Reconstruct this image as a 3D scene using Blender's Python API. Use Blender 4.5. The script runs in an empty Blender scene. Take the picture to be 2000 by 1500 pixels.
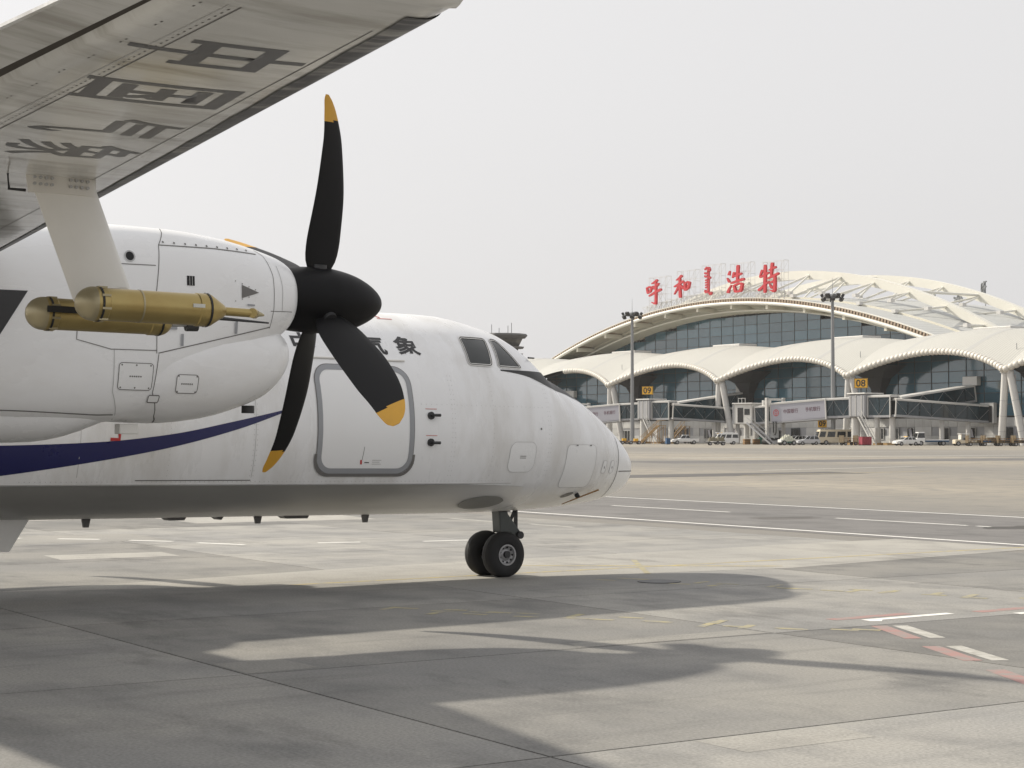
import bpy, bmesh, math, random
import numpy as np
from mathutils import Vector, Matrix
random.seed(7)
scene = bpy.context.scene
R = math.radians
PI = math.pi

# ------------------------------------------------------------------ camera
EYE = 1.82
cam_d = bpy.data.cameras.new('camera')
cam_d.sensor_width = 36.0
cam_d.lens = 63.0
cam_d.clip_start = 0.1
cam_d.clip_end = 6000
cam = bpy.data.objects.new('camera', cam_d)
scene.collection.objects.link(cam)
cam.location = (0, 0, EYE)
cam.rotation_euler = (R(90) + math.atan(99 / 3500), 0, 0)
scene.camera = cam

# ------------------------------------------------------------------ light
SUN_DIR = Vector((1.11, -0.74, -1.0)).normalized()      # the way the light travels
sun_el = math.asin(-SUN_DIR.z)
sun_az = math.atan2(-SUN_DIR.x, -SUN_DIR.y)              # clockwise from +Y
world = bpy.data.worlds.new('World')
scene.world = world
world.use_nodes = True
wn = world.node_tree
wn.nodes.clear()
sky = wn.nodes.new('ShaderNodeTexSky')
sky.sky_type = 'NISHITA'
sky.sun_disc = False
sky.sun_elevation = sun_el
sky.sun_rotation = sun_az
sky.air_density = 1.0
sky.dust_density = 6.0
sky.ozone_density = 1.0
hs = wn.nodes.new('ShaderNodeHueSaturation')
hs.inputs['Saturation'].default_value = 0.16
mx = wn.nodes.new('ShaderNodeMix')
mx.data_type = 'RGBA'
mx.inputs['Factor'].default_value = 0.72
mx.inputs['B'].default_value = (6.95, 6.86, 6.87, 1)      # bright even veil of a hazy day
bg = wn.nodes.new('ShaderNodeBackground')
bg.inputs['Strength'].default_value = 0.1
wo = wn.nodes.new('ShaderNodeOutputWorld')
wn.links.new(sky.outputs['Color'], hs.inputs['Color'])
wn.links.new(hs.outputs['Color'], mx.inputs['A'])
wn.links.new(mx.outputs['Result'], bg.inputs['Color'])
wn.links.new(bg.outputs['Background'], wo.inputs['Surface'])

sun_d = bpy.data.lights.new('sun', 'SUN')
sun_d.energy = 3.7
sun_d.angle = R(1.2)
sun_d.color = (1.0, 0.92, 0.78)
sun = bpy.data.objects.new('sun', sun_d)
scene.collection.objects.link(sun)
sun.rotation_euler = SUN_DIR.to_track_quat('-Z', 'Y').to_euler()
sun.location = (-40, 40, 60)

vs = scene.view_settings
vs.view_transform = 'Standard'
vs.look = 'None'
vs.gamma = 1.0
vs.use_curve_mapping = False
vs.exposure = 0.40
scene.cycles.use_denoising = True
scene.cycles.max_bounces = 8
scene.cycles.volume_bounces = 1

COL = scene.collection

# ------------------------------------------------------------------ materials
MATS = {}
def new_mat(name):
    m = bpy.data.materials.new(name)
    m.use_nodes = True
    return m, m.node_tree, m.node_tree.nodes['Principled BSDF']

def mat(name, color, rough=0.5, metal=0.0, vary=0.06, scale=3.0, spec=0.5, bump=0.0, stretch=(1, 1, 1), dirt=None, dirt_amt=0.0,
        dirt_scale=1.0, rvary=0.1, coords='Object', ior=None, obj_rand=0.0, dirt_lo=0.48, dirt_hi=0.72):
    """procedural paint / metal / stone: base colour with fine tone noise and optional dirt streaks"""
    m, nt, b = new_mat(name)
    N, L = nt.nodes, nt.links
    tc = N.new('ShaderNodeTexCoord')
    src = tc.outputs[coords]
    if coords == 'World':
        pass
    mp = N.new('ShaderNodeMapping'); mp.inputs['Scale'].default_value = stretch
    L.new(src, mp.inputs['Vector'])
    nz = N.new('ShaderNodeTexNoise'); nz.inputs['Scale'].default_value = scale; nz.inputs['Detail'].default_value = 6
    nz.inputs['Roughness'].default_value = 0.6
    L.new(mp.outputs[0], nz.inputs['Vector'])
    cr = N.new('ShaderNodeMix'); cr.data_type = 'RGBA'
    c0 = [max(0, c * (1 - vary)) for c in color]; c1 = [min(1, c * (1 + vary)) for c in color]
    cr.inputs['A'].default_value = (*c0, 1); cr.inputs['B'].default_value = (*c1, 1)
    L.new(nz.outputs['Fac'], cr.inputs['Factor'])
    out = cr.outputs['Result']
    if dirt is not None:
        n2 = N.new('ShaderNodeTexNoise'); n2.inputs['Scale'].default_value = dirt_scale; n2.inputs['Detail'].default_value = 8
        n2.inputs['Roughness'].default_value = 0.62
        L.new(mp.outputs[0], n2.inputs['Vector'])
        mr = N.new('ShaderNodeMapRange'); mr.inputs['From Min'].default_value = dirt_lo; mr.inputs['From Max'].default_value = dirt_hi
        mr.inputs['To Max'].default_value = dirt_amt
        L.new(n2.outputs['Fac'], mr.inputs['Value'])
        m2 = N.new('ShaderNodeMix'); m2.data_type = 'RGBA'; m2.inputs['B'].default_value = (*dirt, 1)
        L.new(mr.outputs[0], m2.inputs['Factor']); L.new(out, m2.inputs['A'])
        out = m2.outputs['Result']
    if obj_rand:
        oi = N.new('ShaderNodeObjectInfo')
        mr = N.new('ShaderNodeMapRange'); mr.inputs['To Min'].default_value = 1 - obj_rand; mr.inputs['To Max'].default_value = 1 + obj_rand
        L.new(oi.outputs['Random'], mr.inputs['Value'])
        hv = N.new('ShaderNodeHueSaturation'); L.new(mr.outputs[0], hv.inputs['Value']); L.new(out, hv.inputs['Color'])
        out = hv.outputs['Color']
    L.new(out, b.inputs['Base Color'])
    mr = N.new('ShaderNodeMapRange'); mr.inputs['To Min'].default_value = max(0.02, rough - rvary); mr.inputs['To Max'].default_value = min(1, rough + rvary)
    L.new(nz.outputs['Fac'], mr.inputs['Value']); L.new(mr.outputs[0], b.inputs['Roughness'])
    b.inputs['Metallic'].default_value = metal
    b.inputs['Specular IOR Level'].default_value = spec
    if ior: b.inputs['IOR'].default_value = ior
    if bump:
        bp = N.new('ShaderNodeBump'); bp.inputs['Strength'].default_value = bump; bp.inputs['Distance'].default_value = 0.02
        L.new(nz.outputs['Fac'], bp.inputs['Height']); L.new(bp.outputs[0], b.inputs['Normal'])
    MATS[name] = m
    return m

mat('white_paint', (0.81, 0.815, 0.825), 0.28, vary=0.025, scale=1.3, bump=0.05, dirt=(0.46, 0.435, 0.39), dirt_amt=0.7, dirt_scale=1.0, stretch=(1.6, 1, 0.5), dirt_lo=0.47, dirt_hi=0.8)
mat('nacelle_paint', (0.83, 0.835, 0.845), 0.28, vary=0.02, scale=1.6, dirt=(0.55, 0.52, 0.47), dirt_amt=0.25, dirt_scale=1.4, stretch=(0.6, 1, 1.4))
mat('panel_paint', (0.81, 0.815, 0.82), 0.3, vary=0.02, scale=2)
mat('wing_paint', (0.68, 0.68, 0.665), 0.13, vary=0.10, scale=2.2, stretch=(0.7, 3.2, 1), dirt=(0.30, 0.28, 0.24), dirt_amt=0.65, dirt_scale=1.5, dirt_lo=0.46, dirt_hi=0.66)
mat('pylon_paint', (0.80, 0.79, 0.76), 0.4, vary=0.03, scale=3, dirt=(0.5, 0.46, 0.4), dirt_amt=0.25)
mat('boot_rubber', (0.055, 0.055, 0.06), 0.42, vary=0.35, scale=3.0, stretch=(0.8, 6.0, 1), dirt=(0.42, 0.41, 0.39), dirt_amt=0.75, dirt_scale=1.8, dirt_lo=0.5, dirt_hi=0.66)
mat('gap_dark', (0.05, 0.042, 0.035), 0.8)
mat('seam', (0.16, 0.155, 0.15), 0.7, vary=0.2, scale=9)
mat('seam_soft', (0.47, 0.47, 0.465), 0.6)
mat('ink', (0.022, 0.022, 0.024), 0.4)
mat('wing_ink', (0.10, 0.10, 0.105), 0.35, vary=0.2, scale=4, dirt=(0.24, 0.235, 0.22), dirt_amt=0.35, stretch=(3, 0.7, 1), dirt_scale=1.0)
mat('navy', (0.012, 0.014, 0.09), 0.3, vary=0.08)
mat('red_paint', (0.45, 0.03, 0.03), 0.4)
mat('faded_red', (0.55, 0.2, 0.18), 0.5)
mat('door_frame', (0.30, 0.31, 0.33), 0.42, vary=0.05)
mat('kick_plate', (0.15, 0.145, 0.14), 0.5)
mat('cockpit_glass', (0.012, 0.016, 0.016), 0.06, spec=0.7, vary=0.3, scale=6)
mat('black_prop', (0.009, 0.009, 0.010), 0.42, vary=0.2, rvary=0.12, spec=0.2)
mat('spinner_black', (0.005, 0.005, 0.006), 0.5, vary=0.2, spec=0.18)
mat('prop_yellow', (0.62, 0.33, 0.03), 0.45, vary=0.15, scale=6)
mat('gold', (0.40, 0.31, 0.13), 0.33, metal=0.85, vary=0.10, scale=6, dirt=(0.30, 0.2, 0.07), dirt_amt=0.3, dirt_scale=4)
mat('gold_dull', (0.40, 0.35, 0.23), 0.42, metal=0.8, vary=0.10, scale=7)
mat('black_tape', (0.015, 0.015, 0.015), 0.5)
mat('tyre', (0.016, 0.016, 0.017), 0.75, vary=0.3, scale=9, bump=0.1)
mat('rim', (0.36, 0.36, 0.37), 0.42, metal=0.3, vary=0.1, scale=12, dirt=(0.1, 0.09, 0.08), dirt_amt=0.5, dirt_scale=6)
mat('gear_steel', (0.075, 0.083, 0.082), 0.4, metal=0.3, vary=0.2, scale=8)
mat('dark_steel', (0.04, 0.04, 0.042), 0.5, metal=0.2, vary=0.2)
mat('steel', (0.45, 0.45, 0.45), 0.4, metal=0.6)
mat('pylon_white', (0.72, 0.70, 0.66), 0.42, vary=0.03, scale=4, dirt=(0.45, 0.42, 0.38), dirt_amt=0.2)
# terminal
mat('bld_white', (0.70, 0.685, 0.62), 0.5, vary=0.04, scale=0.3)
mat('tube_white', (0.62, 0.59, 0.53), 0.45, vary=0.05, scale=0.6, dirt=(0.42, 0.33, 0.27), dirt_amt=0.4, dirt_scale=0.5)
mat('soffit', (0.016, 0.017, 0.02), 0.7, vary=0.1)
mat('soffit_cream', (0.66, 0.63, 0.53), 0.6, vary=0.04)
mat('louvre', (0.34, 0.26, 0.19), 0.6, vary=0.1)
mat('facade_glass', (0.05, 0.122, 0.165), 0.08, vary=0.15, scale=0.15, ior=1.95, obj_rand=0.26, rvary=0.03)
mat('bridge_glass', (0.008, 0.026, 0.036), 0.07, vary=0.3, scale=0.4, ior=1.5, obj_rand=0.25, rvary=0.03)
mat('mullion', (0.045, 0.055, 0.06), 0.5)
mat('interior', (0.02, 0.02, 0.022), 0.9)
mat('stone_panel', (0.50, 0.50, 0.49), 0.6, vary=0.06, scale=0.8, obj_rand=0.10, dirt=(0.34, 0.33, 0.31), dirt_amt=0.5, dirt_scale=0.4)
mat('concrete_col', (0.60, 0.59, 0.57), 0.6, vary=0.06, scale=0.6)
mat('bridge_white', (0.55, 0.545, 0.525), 0.45, vary=0.05, scale=0.7, dirt=(0.45, 0.42, 0.38), dirt_amt=0.4, dirt_scale=0.4)
mat('bridge_grey', (0.31, 0.315, 0.33), 0.5, vary=0.08, scale=0.6)
mat('ad_panel', (0.36, 0.36, 0.41), 0.4, vary=0.03)
mat('ad_ink', (0.10, 0.03, 0.05), 0.5)
mat('sign_yellow', (0.80, 0.44, 0.03), 0.45, vary=0.03)
mat('sign_red', (0.50, 0.02, 0.03), 0.42, vary=0.08, scale=0.5)
mat('mast_grey', (0.25, 0.26, 0.27), 0.5, metal=0.2)
mat('tower_dark', (0.045, 0.045, 0.05), 0.6, vary=0.1, scale=0.3)
mat('tower_pale', (0.085, 0.085, 0.085), 0.6, vary=0.1, scale=0.3)
# vehicles
mat('car_white', (0.75, 0.75, 0.74), 0.3, vary=0.03, dirt=(0.45, 0.42, 0.38), dirt_amt=0.3, dirt_scale=1.2)
mat('car_silver', (0.50, 0.51, 0.53), 0.32, metal=0.3, vary=0.04)
mat('bus_cream', (0.66, 0.58, 0.44), 0.4, vary=0.04)
mat('car_glass', (0.012, 0.014, 0.016), 0.08, spec=0.6)
mat('car_yellow', (0.75, 0.42, 0.02), 0.4, vary=0.06)
mat('rust_orange', (0.24, 0.13, 0.045), 0.6, vary=0.25, scale=3, dirt=(0.12, 0.07, 0.04), dirt_amt=0.6, dirt_scale=2)
mat('cart_brown', (0.12, 0.085, 0.04), 0.65, vary=0.3, scale=3, dirt=(0.07, 0.05, 0.03), dirt_amt=0.6, dirt_scale=2)
mat('camo', (0.17, 0.15, 0.10), 0.8, vary=0.4, scale=5, dirt=(0.05, 0.05, 0.04), dirt_amt=0.8, dirt_scale=4)
mat('cargo_net', (0.50, 0.50, 0.42), 0.8, vary=0.4, scale=6, dirt=(0.12, 0.14, 0.08), dirt_amt=0.7, dirt_scale=5)
mat('crate_red', (0.30, 0.035, 0.055), 0.6, vary=0.15)
mat('crate_blue', (0.03, 0.10, 0.22), 0.5)
mat('bin_green', (0.02, 0.11, 0.08), 0.6)
mat('stair_ochre', (0.33, 0.21, 0.085), 0.6, vary=0.25, scale=2)
mat('head_lamp', (0.7, 0.7, 0.66), 0.15, spec=0.7)

def concrete(name, c0, c1, grime, scale, slab=False, along=(-0.5407, 0.8411)):
    m, nt, b = new_mat(name)
    N, L = nt.nodes, nt.links
    geo = N.new('ShaderNodeNewGeometry')
    mp = N.new('ShaderNodeMapping'); mp.inputs['Rotation'].default_value = (0, 0, -math.atan2(along[1], along[0]))
    L.new(geo.outputs['Position'], mp.inputs['Vector'])
    def noise(sc, det, st=(1, 1, 1), rgh=0.6):
        q = N.new('ShaderNodeMapping'); q.inputs['Scale'].default_value = st; L.new(mp.outputs[0], q.inputs['Vector'])
        n = N.new('ShaderNodeTexNoise'); n.inputs['Scale'].default_value = sc; n.inputs['Detail'].default_value = det; n.inputs['Roughness'].default_value = rgh
        L.new(q.outputs[0], n.inputs['Vector']); return n.outputs['Fac']
    def ramp(v, lo, hi, mxv=1.0):
        r = N.new('ShaderNodeMapRange'); r.inputs['From Min'].default_value = lo; r.inputs['From Max'].default_value = hi; r.inputs['To Max'].default_value = mxv
        L.new(v, r.inputs['Value']); return r.outputs[0]
    def mix(f, a, bcol):
        x = N.new('ShaderNodeMix'); x.data_type = 'RGBA'
        L.new(f, x.inputs['Factor'])
        if isinstance(a, tuple): x.inputs['A'].default_value = (*a, 1)
        else: L.new(a, x.inputs['A'])
        if isinstance(bcol, tuple): x.inputs['B'].default_value = (*bcol, 1)
        else: L.new(bcol, x.inputs['B'])
        return x.outputs['Result']
    big = noise(scale, 4, (0.22, 1.0, 1) if not slab else (1, 1, 1))
    col = mix(ramp(big, 0.38, 0.62), c0, c1)
    if not slab:
        band = noise(0.028, 2, (0.05, 1.0, 1))
        col = mix(ramp(band, 0.42, 0.58, 0.75), col, grime)
    blot = noise(1.1, 7, (0.7, 1.0, 1))
    col = mix(ramp(blot, 0.47, 0.66, 0.7), col, grime)
    stain = noise(0.45, 9, (0.5, 1.2, 1), 0.7)
    col = mix(ramp(stain, 0.57, 0.68, 0.6), col, tuple(x * 0.6 for x in grime))
    sm = noise(0.8, 5, (3.0, 0.35, 1), 0.6)
    col = mix(ramp(sm, 0.56, 0.70, 0.35), col, tuple(x * 0.72 for x in grime))
    fine = noise(42, 4)
    hv = N.new('ShaderNodeHueSaturation'); L.new(col, hv.inputs['Color'])
    rr = N.new('ShaderNodeMapRange'); rr.inputs['From Min'].default_value = 0.3; rr.inputs['From Max'].default_value = 0.7
    rr.inputs['To Min'].default_value = 0.78; rr.inputs['To Max'].default_value = 1.20
    L.new(fine, rr.inputs['Value'])
    if slab:
        oi = N.new('ShaderNodeObjectInfo')
        r2 = N.new('ShaderNodeMapRange'); r2.inputs['To Min'].default_value = 0.70; r2.inputs['To Max'].default_value = 1.16
        L.new(oi.outputs['Random'], r2.inputs['Value'])
        mm = N.new('ShaderNodeMath'); mm.operation = 'MULTIPLY'; L.new(rr.outputs[0], mm.inputs[0]); L.new(r2.outputs[0], mm.inputs[1])
        L.new(mm.outputs[0], hv.inputs['Value'])
    else:
        L.new(rr.outputs[0], hv.inputs['Value'])
    L.new(hv.outputs['Color'], b.inputs['Base Color'])
    b.inputs['Roughness'].default_value = 0.82
    b.inputs['Specular IOR Level'].default_value = 0.25
    bp = N.new('ShaderNodeBump'); bp.inputs['Strength'].default_value = 0.25; bp.inputs['Distance'].default_value = 0.01
    L.new(fine, bp.inputs['Height']); L.new(bp.outputs[0], b.inputs['Normal'])
    MATS[name] = m
concrete('apron_concrete', (0.262, 0.24, 0.205), (0.32, 0.29, 0.24), (0.178, 0.174, 0.167), 0.12)
concrete('slab_concrete', (0.235, 0.232, 0.224), (0.292, 0.283, 0.262), (0.165, 0.164, 0.160), 0.35, slab=True)
concrete('patch_concrete', (0.305, 0.297, 0.277), (0.345, 0.333, 0.305), (0.245, 0.238, 0.222), 0.35, slab=True)
concrete('road_asphalt', (0.14, 0.136, 0.134), (0.165, 0.16, 0.156), (0.11, 0.108, 0.106), 0.35, slab=True)
concrete('joint_fill', (0.10, 0.095, 0.09), (0.12, 0.115, 0.11), (0.07, 0.07, 0.068), 0.35, slab=True)
def worn_paint(name, color, under, lo, hi):
    m, nt, b = new_mat(name); N, L = nt.nodes, nt.links
    geo = N.new('ShaderNodeNewGeometry')
    n = N.new('ShaderNodeTexNoise'); n.inputs['Scale'].default_value = 5; n.inputs['Detail'].default_value = 8; n.inputs['Roughness'].default_value = 0.7
    L.new(geo.outputs['Position'], n.inputs['Vector'])
    r = N.new('ShaderNodeMapRange'); r.inputs['From Min'].default_value = lo; r.inputs['From Max'].default_value = hi; L.new(n.outputs['Fac'], r.inputs['Value'])
    x = N.new('ShaderNodeMix'); x.data_type = 'RGBA'; x.inputs['A'].default_value = (*color, 1); x.inputs['B'].default_value = (*under, 1)
    L.new(r.outputs[0], x.inputs['Factor']); L.new(x.outputs['Result'], b.inputs['Base Color'])
    b.inputs['Roughness'].default_value = 0.75; b.inputs['Specular IOR Level'].default_value = 0.25
    MATS[name] = m
worn_paint('line_white', (0.72, 0.71, 0.68), (0.35, 0.34, 0.32), 0.55, 0.75)
worn_paint('faded_white', (0.46, 0.45, 0.42), (0.32, 0.31, 0.28), 0.42, 0.6)
worn_paint('faded_yellow', (0.44, 0.36, 0.16), (0.31, 0.29, 0.25), 0.40, 0.6)
worn_paint('ghost_yellow', (0.38, 0.335, 0.19), (0.26, 0.25, 0.22), 0.40, 0.6)
worn_paint('ghost_red', (0.34, 0.20, 0.185), (0.26, 0.235, 0.22), 0.42, 0.62)

# roof with standing seams: fine relief in the material
def seam_roof(name, color, spacing):
    m, nt, b = new_mat(name); N, L = nt.nodes, nt.links
    tc = N.new('ShaderNodeTexCoord'); sp = N.new('ShaderNodeSeparateXYZ'); L.new(tc.outputs['Object'], sp.inputs[0])
    mu = N.new('ShaderNodeMath'); mu.operation = 'MULTIPLY'; mu.inputs[1].default_value = 1 / spacing; L.new(sp.outputs['X'], mu.inputs[0])
    fr = N.new('ShaderNodeMath'); fr.operation = 'FRACT'; L.new(mu.outputs[0], fr.inputs[0])
    gt = N.new('ShaderNodeMath'); gt.operation = 'GREATER_THAN'; gt.inputs[1].default_value = 0.82; L.new(fr.outputs[0], gt.inputs[0])
    nz = N.new('ShaderNodeTexNoise'); nz.inputs['Scale'].default_value = 0.12; nz.inputs['Detail'].default_value = 5; L.new(tc.outputs['Object'], nz.inputs['Vector'])
    x = N.new('ShaderNodeMix'); x.data_type = 'RGBA'; x.inputs['A'].default_value = (*color, 1); x.inputs['B'].default_value = (*[c * 0.86 for c in color], 1)
    L.new(nz.outputs['Fac'], x.inputs['Factor'])
    y = N.new('ShaderNodeMix'); y.data_type = 'RGBA'; y.inputs['B'].default_value = (*[c * 0.66 for c in color], 1)
    L.new(gt.outputs[0], y.inputs['Factor']); L.new(x.outputs['Result'], y.inputs['A'])
    L.new(y.outputs['Result'], b.inputs['Base Color'])
    b.inputs['Roughness'].default_value = 0.5
    bp = N.new('ShaderNodeBump'); bp.inputs['Strength'].default_value = 0.6; bp.inputs['Distance'].default_value = 0.08
    L.new(gt.outputs[0], bp.inputs['Height']); L.new(bp.outputs[0], b.inputs['Normal'])
    MATS[name] = m
seam_roof('wave_roof', (0.49, 0.485, 0.45), 0.62)
mat('roof_band', (0.40, 0.40, 0.385), 0.55, vary=0.05, scale=0.2)
seam_roof('hall_roof', (0.50, 0.51, 0.50), 1.3)

# ------------------------------------------------------------------ mesh helpers
class MB:
    def __init__(s): s.v = []; s.f = []
    def add(s, vs, fs):
        o = len(s.v); s.v += [tuple(v) for v in vs]; s.f += [tuple(i + o for i in f) for f in fs]; return s
    def box(s, c, d, M=None):
        x, y, z = [k / 2 for k in d]
        vs = [Vector((sx * x, sy * y, sz * z)) for sz in (-1, 1) for sx, sy in ((-1, -1), (1, -1), (1, 1), (-1, 1))]
        vs = [(M @ v if M else v) + Vector(c) for v in vs]
        return s.add(vs, [(3, 2, 1, 0), (4, 5, 6, 7), (0, 1, 5, 4), (1, 2, 6, 5), (2, 3, 7, 6), (3, 0, 4, 7)])
    def bar(s, a, b, w, h=None, up=(0, 0, 1)):
        a, b = Vector(a), Vector(b); d = (b - a)
        if d.length < 1e-6: return s
        d.normalize(); u = Vector(up)
        if abs(d.dot(u)) > 0.98: u = Vector((1, 0, 0))
        x = d.cross(u).normalized(); y = x.cross(d); h = h or w
        vs = [p + x * sx * w / 2 + y * sy * h / 2 for p in (a, b) for sx, sy in ((-1, -1), (1, -1), (1, 1), (-1, 1))]
        return s.add(vs, [(3, 2, 1, 0), (4, 5, 6, 7), (0, 1, 5, 4), (1, 2, 6, 5), (2, 3, 7, 6), (3, 0, 4, 7)])
    def tube(s, pts, rad, n=10, cap=True):
        pts = [Vector(p) for p in pts]
        if not hasattr(rad, '__len__'): rad = [rad] * len(pts)
        rings = []
        for i, p in enumerate(pts):
            d = (pts[min(i + 1, len(pts) - 1)] - pts[max(i - 1, 0)]).normalized()
            u = Vector((0, 0, 1)) if abs(d.z) < 0.95 else Vector((1, 0, 0))
            x = d.cross(u).normalized(); y = x.cross(d)
            rings.append([p + (x * math.cos(2 * PI * k / n) + y * math.sin(2 * PI * k / n)) * rad[i] for k in range(n)])
        return s.loft(rings, cap)
    def loft(s, rings, cap=True, closed=True):
        n = len(rings[0]); o = []
        for i in range(len(rings) - 1):
            for k in range(n if closed else n - 1):
                k2 = (k + 1) % n
                o.append((i * n + k, i * n + k2, (i + 1) * n + k2, (i + 1) * n + k))
        if cap:
            o.append(tuple(reversed(range(n)))); o.append(tuple((len(rings) - 1) * n + k for k in range(n)))
        return s.add([v for r in rings for v in r], o)
    def prism(s, poly, vec):
        n = len(poly); vec = Vector(vec)
        vs = [Vector(p) for p in poly] + [Vector(p) + vec for p in poly]
        return s.add(vs, [tuple(reversed(range(n))), tuple(range(n, 2 * n))] + [(k, (k + 1) % n, n + (k + 1) % n, n + k) for k in range(n)])
    def disc(s, c, ax, r, n=24, t=0.01):
        c, ax = Vector(c), Vector(ax).normalized()
        return s.tube([c, c + ax * t], r, n)
    def mesh(s, name):
        me = bpy.data.meshes.new(name); me.from_pydata([tuple(v) for v in s.v], [], s.f)
        bm = bmesh.new(); bm.from_mesh(me); bmesh.ops.recalc_face_normals(bm, faces=bm.faces); bm.to_mesh(me); bm.free()
        return me
    def build(s, name, m, parent=None, smooth=None, bevel=0, kind=None):
        return obj(name, s.mesh(name), m, parent, smooth, bevel, kind)

def smooth_mesh(me, ang):
    for p in me.polygons: p.use_smooth = True
    if ang is not None and ang < 180: me.set_sharp_from_angle(angle=R(ang))

def obj(name, me, m, parent=None, smooth=None, bevel=0, kind=None):
    if m is not None:
        me.materials.clear(); me.materials.append(MATS[m])
    if smooth is not None: smooth_mesh(me, smooth)
    o = bpy.data.objects.new(name, me); COL.objects.link(o)
    if parent: o.parent = parent
    if bevel:
        b = o.modifiers.new('bevel', 'BEVEL'); b.width = bevel; b.segments = 2; b.limit_method = 'ANGLE'; b.angle_limit = R(40)
    if kind: o['kind'] = kind
    return o

def inst(src, name, parent, loc=(0, 0, 0), rot=(0, 0, 0), scale=None):
    o = bpy.data.objects.new(name, src.data if hasattr(src, 'data') else src); COL.objects.link(o)
    o.parent = parent; o.location = loc; o.rotation_euler = rot
    if scale: o.scale = scale
    return o

def thing(name, label, cat, loc=(0, 0, 0), rotz=0.0, group=None):
    o = bpy.data.objects.new(name, None); COL.objects.link(o); o.empty_display_size = 0.3
    o.location = loc; o.rotation_euler = (0, 0, rotz); o['label'] = label; o['category'] = cat
    if group: o['group'] = group
    return o
def tag(o, label, cat, group=None):
    o['label'] = label; o['category'] = cat
    if group: o['group'] = group
    return o

def text_mesh(body, size=1.0, offset=0.0, extrude=0.0):
    """the outline of a line of writing, in x (reading) and y (up), centred, as vertex and face lists"""
    cu = bpy.data.curves.new('writing', 'FONT'); cu.body = body; cu.size = size; cu.offset = offset; cu.extrude = extrude
    cu.align_x = 'CENTER'; cu.align_y = 'CENTER'; cu.resolution_u = 3
    o = bpy.data.objects.new('writing', cu); COL.objects.link(o)
    dg = bpy.context.evaluated_depsgraph_get()
    me = bpy.data.meshes.new_from_object(o.evaluated_get(dg))
    V = [v.co.copy() for v in me.vertices]; F = [tuple(p.vertices) for p in me.polygons]
    bpy.data.objects.remove(o); bpy.data.curves.remove(cu); bpy.data.meshes.remove(me)
    if V:
        x0 = min(v.x for v in V); x1 = max(v.x for v in V); y0 = min(v.y for v in V); y1 = max(v.y for v in V)
        for v in V: v.x -= (x0 + x1) / 2; v.y -= (y0 + y1) / 2
    return V, F

def draped(name, V, F, fn, m, parent, step=0.06, kind=None):
    """lay a flat 2-D mesh on a curved surface: cut it on a grid, then map every corner with fn(x, y)"""
    bm = bmesh.new()
    vs = [bm.verts.new((v[0], v[1], 0)) for v in V]
    for f in F:
        try: bm.faces.new([vs[i] for i in f])
        except ValueError: pass
    if step:
        xs = [v[0] for v in V]; ys = [v[1] for v in V]
        for ax, lo, hi in ((0, min(xs), max(xs)), (1, min(ys), max(ys))):
            k = math.ceil((lo + 1e-4) / step)
            while k * step < hi - 1e-4:
                co = (k * step, 0, 0) if ax == 0 else (0, k * step, 0)
                bmesh.ops.bisect_plane(bm, geom=bm.verts[:] + bm.edges[:] + bm.faces[:], dist=1e-6, plane_co=co, plane_no=(1, 0, 0) if ax == 0 else (0, 1, 0))
                k += 1
    for v in bm.verts: v.co = fn(v.co.x, v.co.y)
    bmesh.ops.triangulate(bm, faces=bm.faces[:])
    me = bpy.data.meshes.new(name); bm.to_mesh(me); bm.free()
    return obj(name, me, m, parent, smooth=180, kind=kind)

def ribbon(pts, w, closed=False):
    """flat strip of width w along a 2-D polyline"""
    P = [Vector((p[0], p[1])) for p in pts]; n = len(P); V = []; F = []
    for i in range(n):
        if closed: a, b = P[i - 1], P[(i + 1) % n]
        else: a, b = P[max(i - 1, 0)], P[min(i + 1, n - 1)]
        d = (b - a).normalized(); nn = Vector((-d.y, d.x))
        V += [tuple(P[i] + nn * w / 2), tuple(P[i] - nn * w / 2)]
    for i in range(n if closed else n - 1):
        j = (i + 1) % n; F.append((2 * i, 2 * j, 2 * j + 1, 2 * i + 1))
    return V, F
def rrect(x0, y0, x1, y1, r, n=5, skew=0.0):
    out = []
    for cx, cy, a0 in ((x1 - r, y1 - r, 0), (x0 + r, y1 - r, 90), (x0 + r, y0 + r, 180), (x1 - r, y0 + r, 270)):
        for k in range(n + 1):
            a = R(a0 + 90 * k / n); out.append((cx + r * math.cos(a) + skew * (cy + r * math.sin(a) - (y0 + y1) / 2), cy + r * math.sin(a)))
    return out
def poly(pts): return [tuple(p) for p in pts], [tuple(range(len(pts)))]
def pchip(xs, ys, x):
    xs = np.asarray(xs, float); ys = np.asarray(ys, float)
    h = np.diff(xs); d = np.diff(ys) / h; m = np.zeros(len(xs)); m[0] = d[0]; m[-1] = d[-1]
    for i in range(1, len(xs) - 1):
        if d[i - 1] * d[i] > 0:
            w1 = 2 * h[i] + h[i - 1]; w2 = h[i] + 2 * h[i - 1]; m[i] = (w1 + w2) / (w1 / d[i - 1] + w2 / d[i])
    i = int(np.clip(np.searchsorted(xs, x) - 1, 0, len(xs) - 2)); t = min(1.0, max(0.0, (x - xs[i]) / h[i]))
    return float((1 + 2 * t) * (1 - t) ** 2 * ys[i] + t * (1 - t) ** 2 * h[i] * m[i] + t * t * (3 - 2 * t) * ys[i + 1] + t * t * (t - 1) * h[i] * m[i + 1])

# ------------------------------------------------------------------ the ground
GD = Vector((-0.5407, 0.8411, 0)); GU = Vector((-0.8411, -0.5407, 0)); GROT = math.atan2(0.8411, -0.5407)
def G(t, u, z=0.0): return GD * t + GU * u + Vector((0, 0, z))

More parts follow.
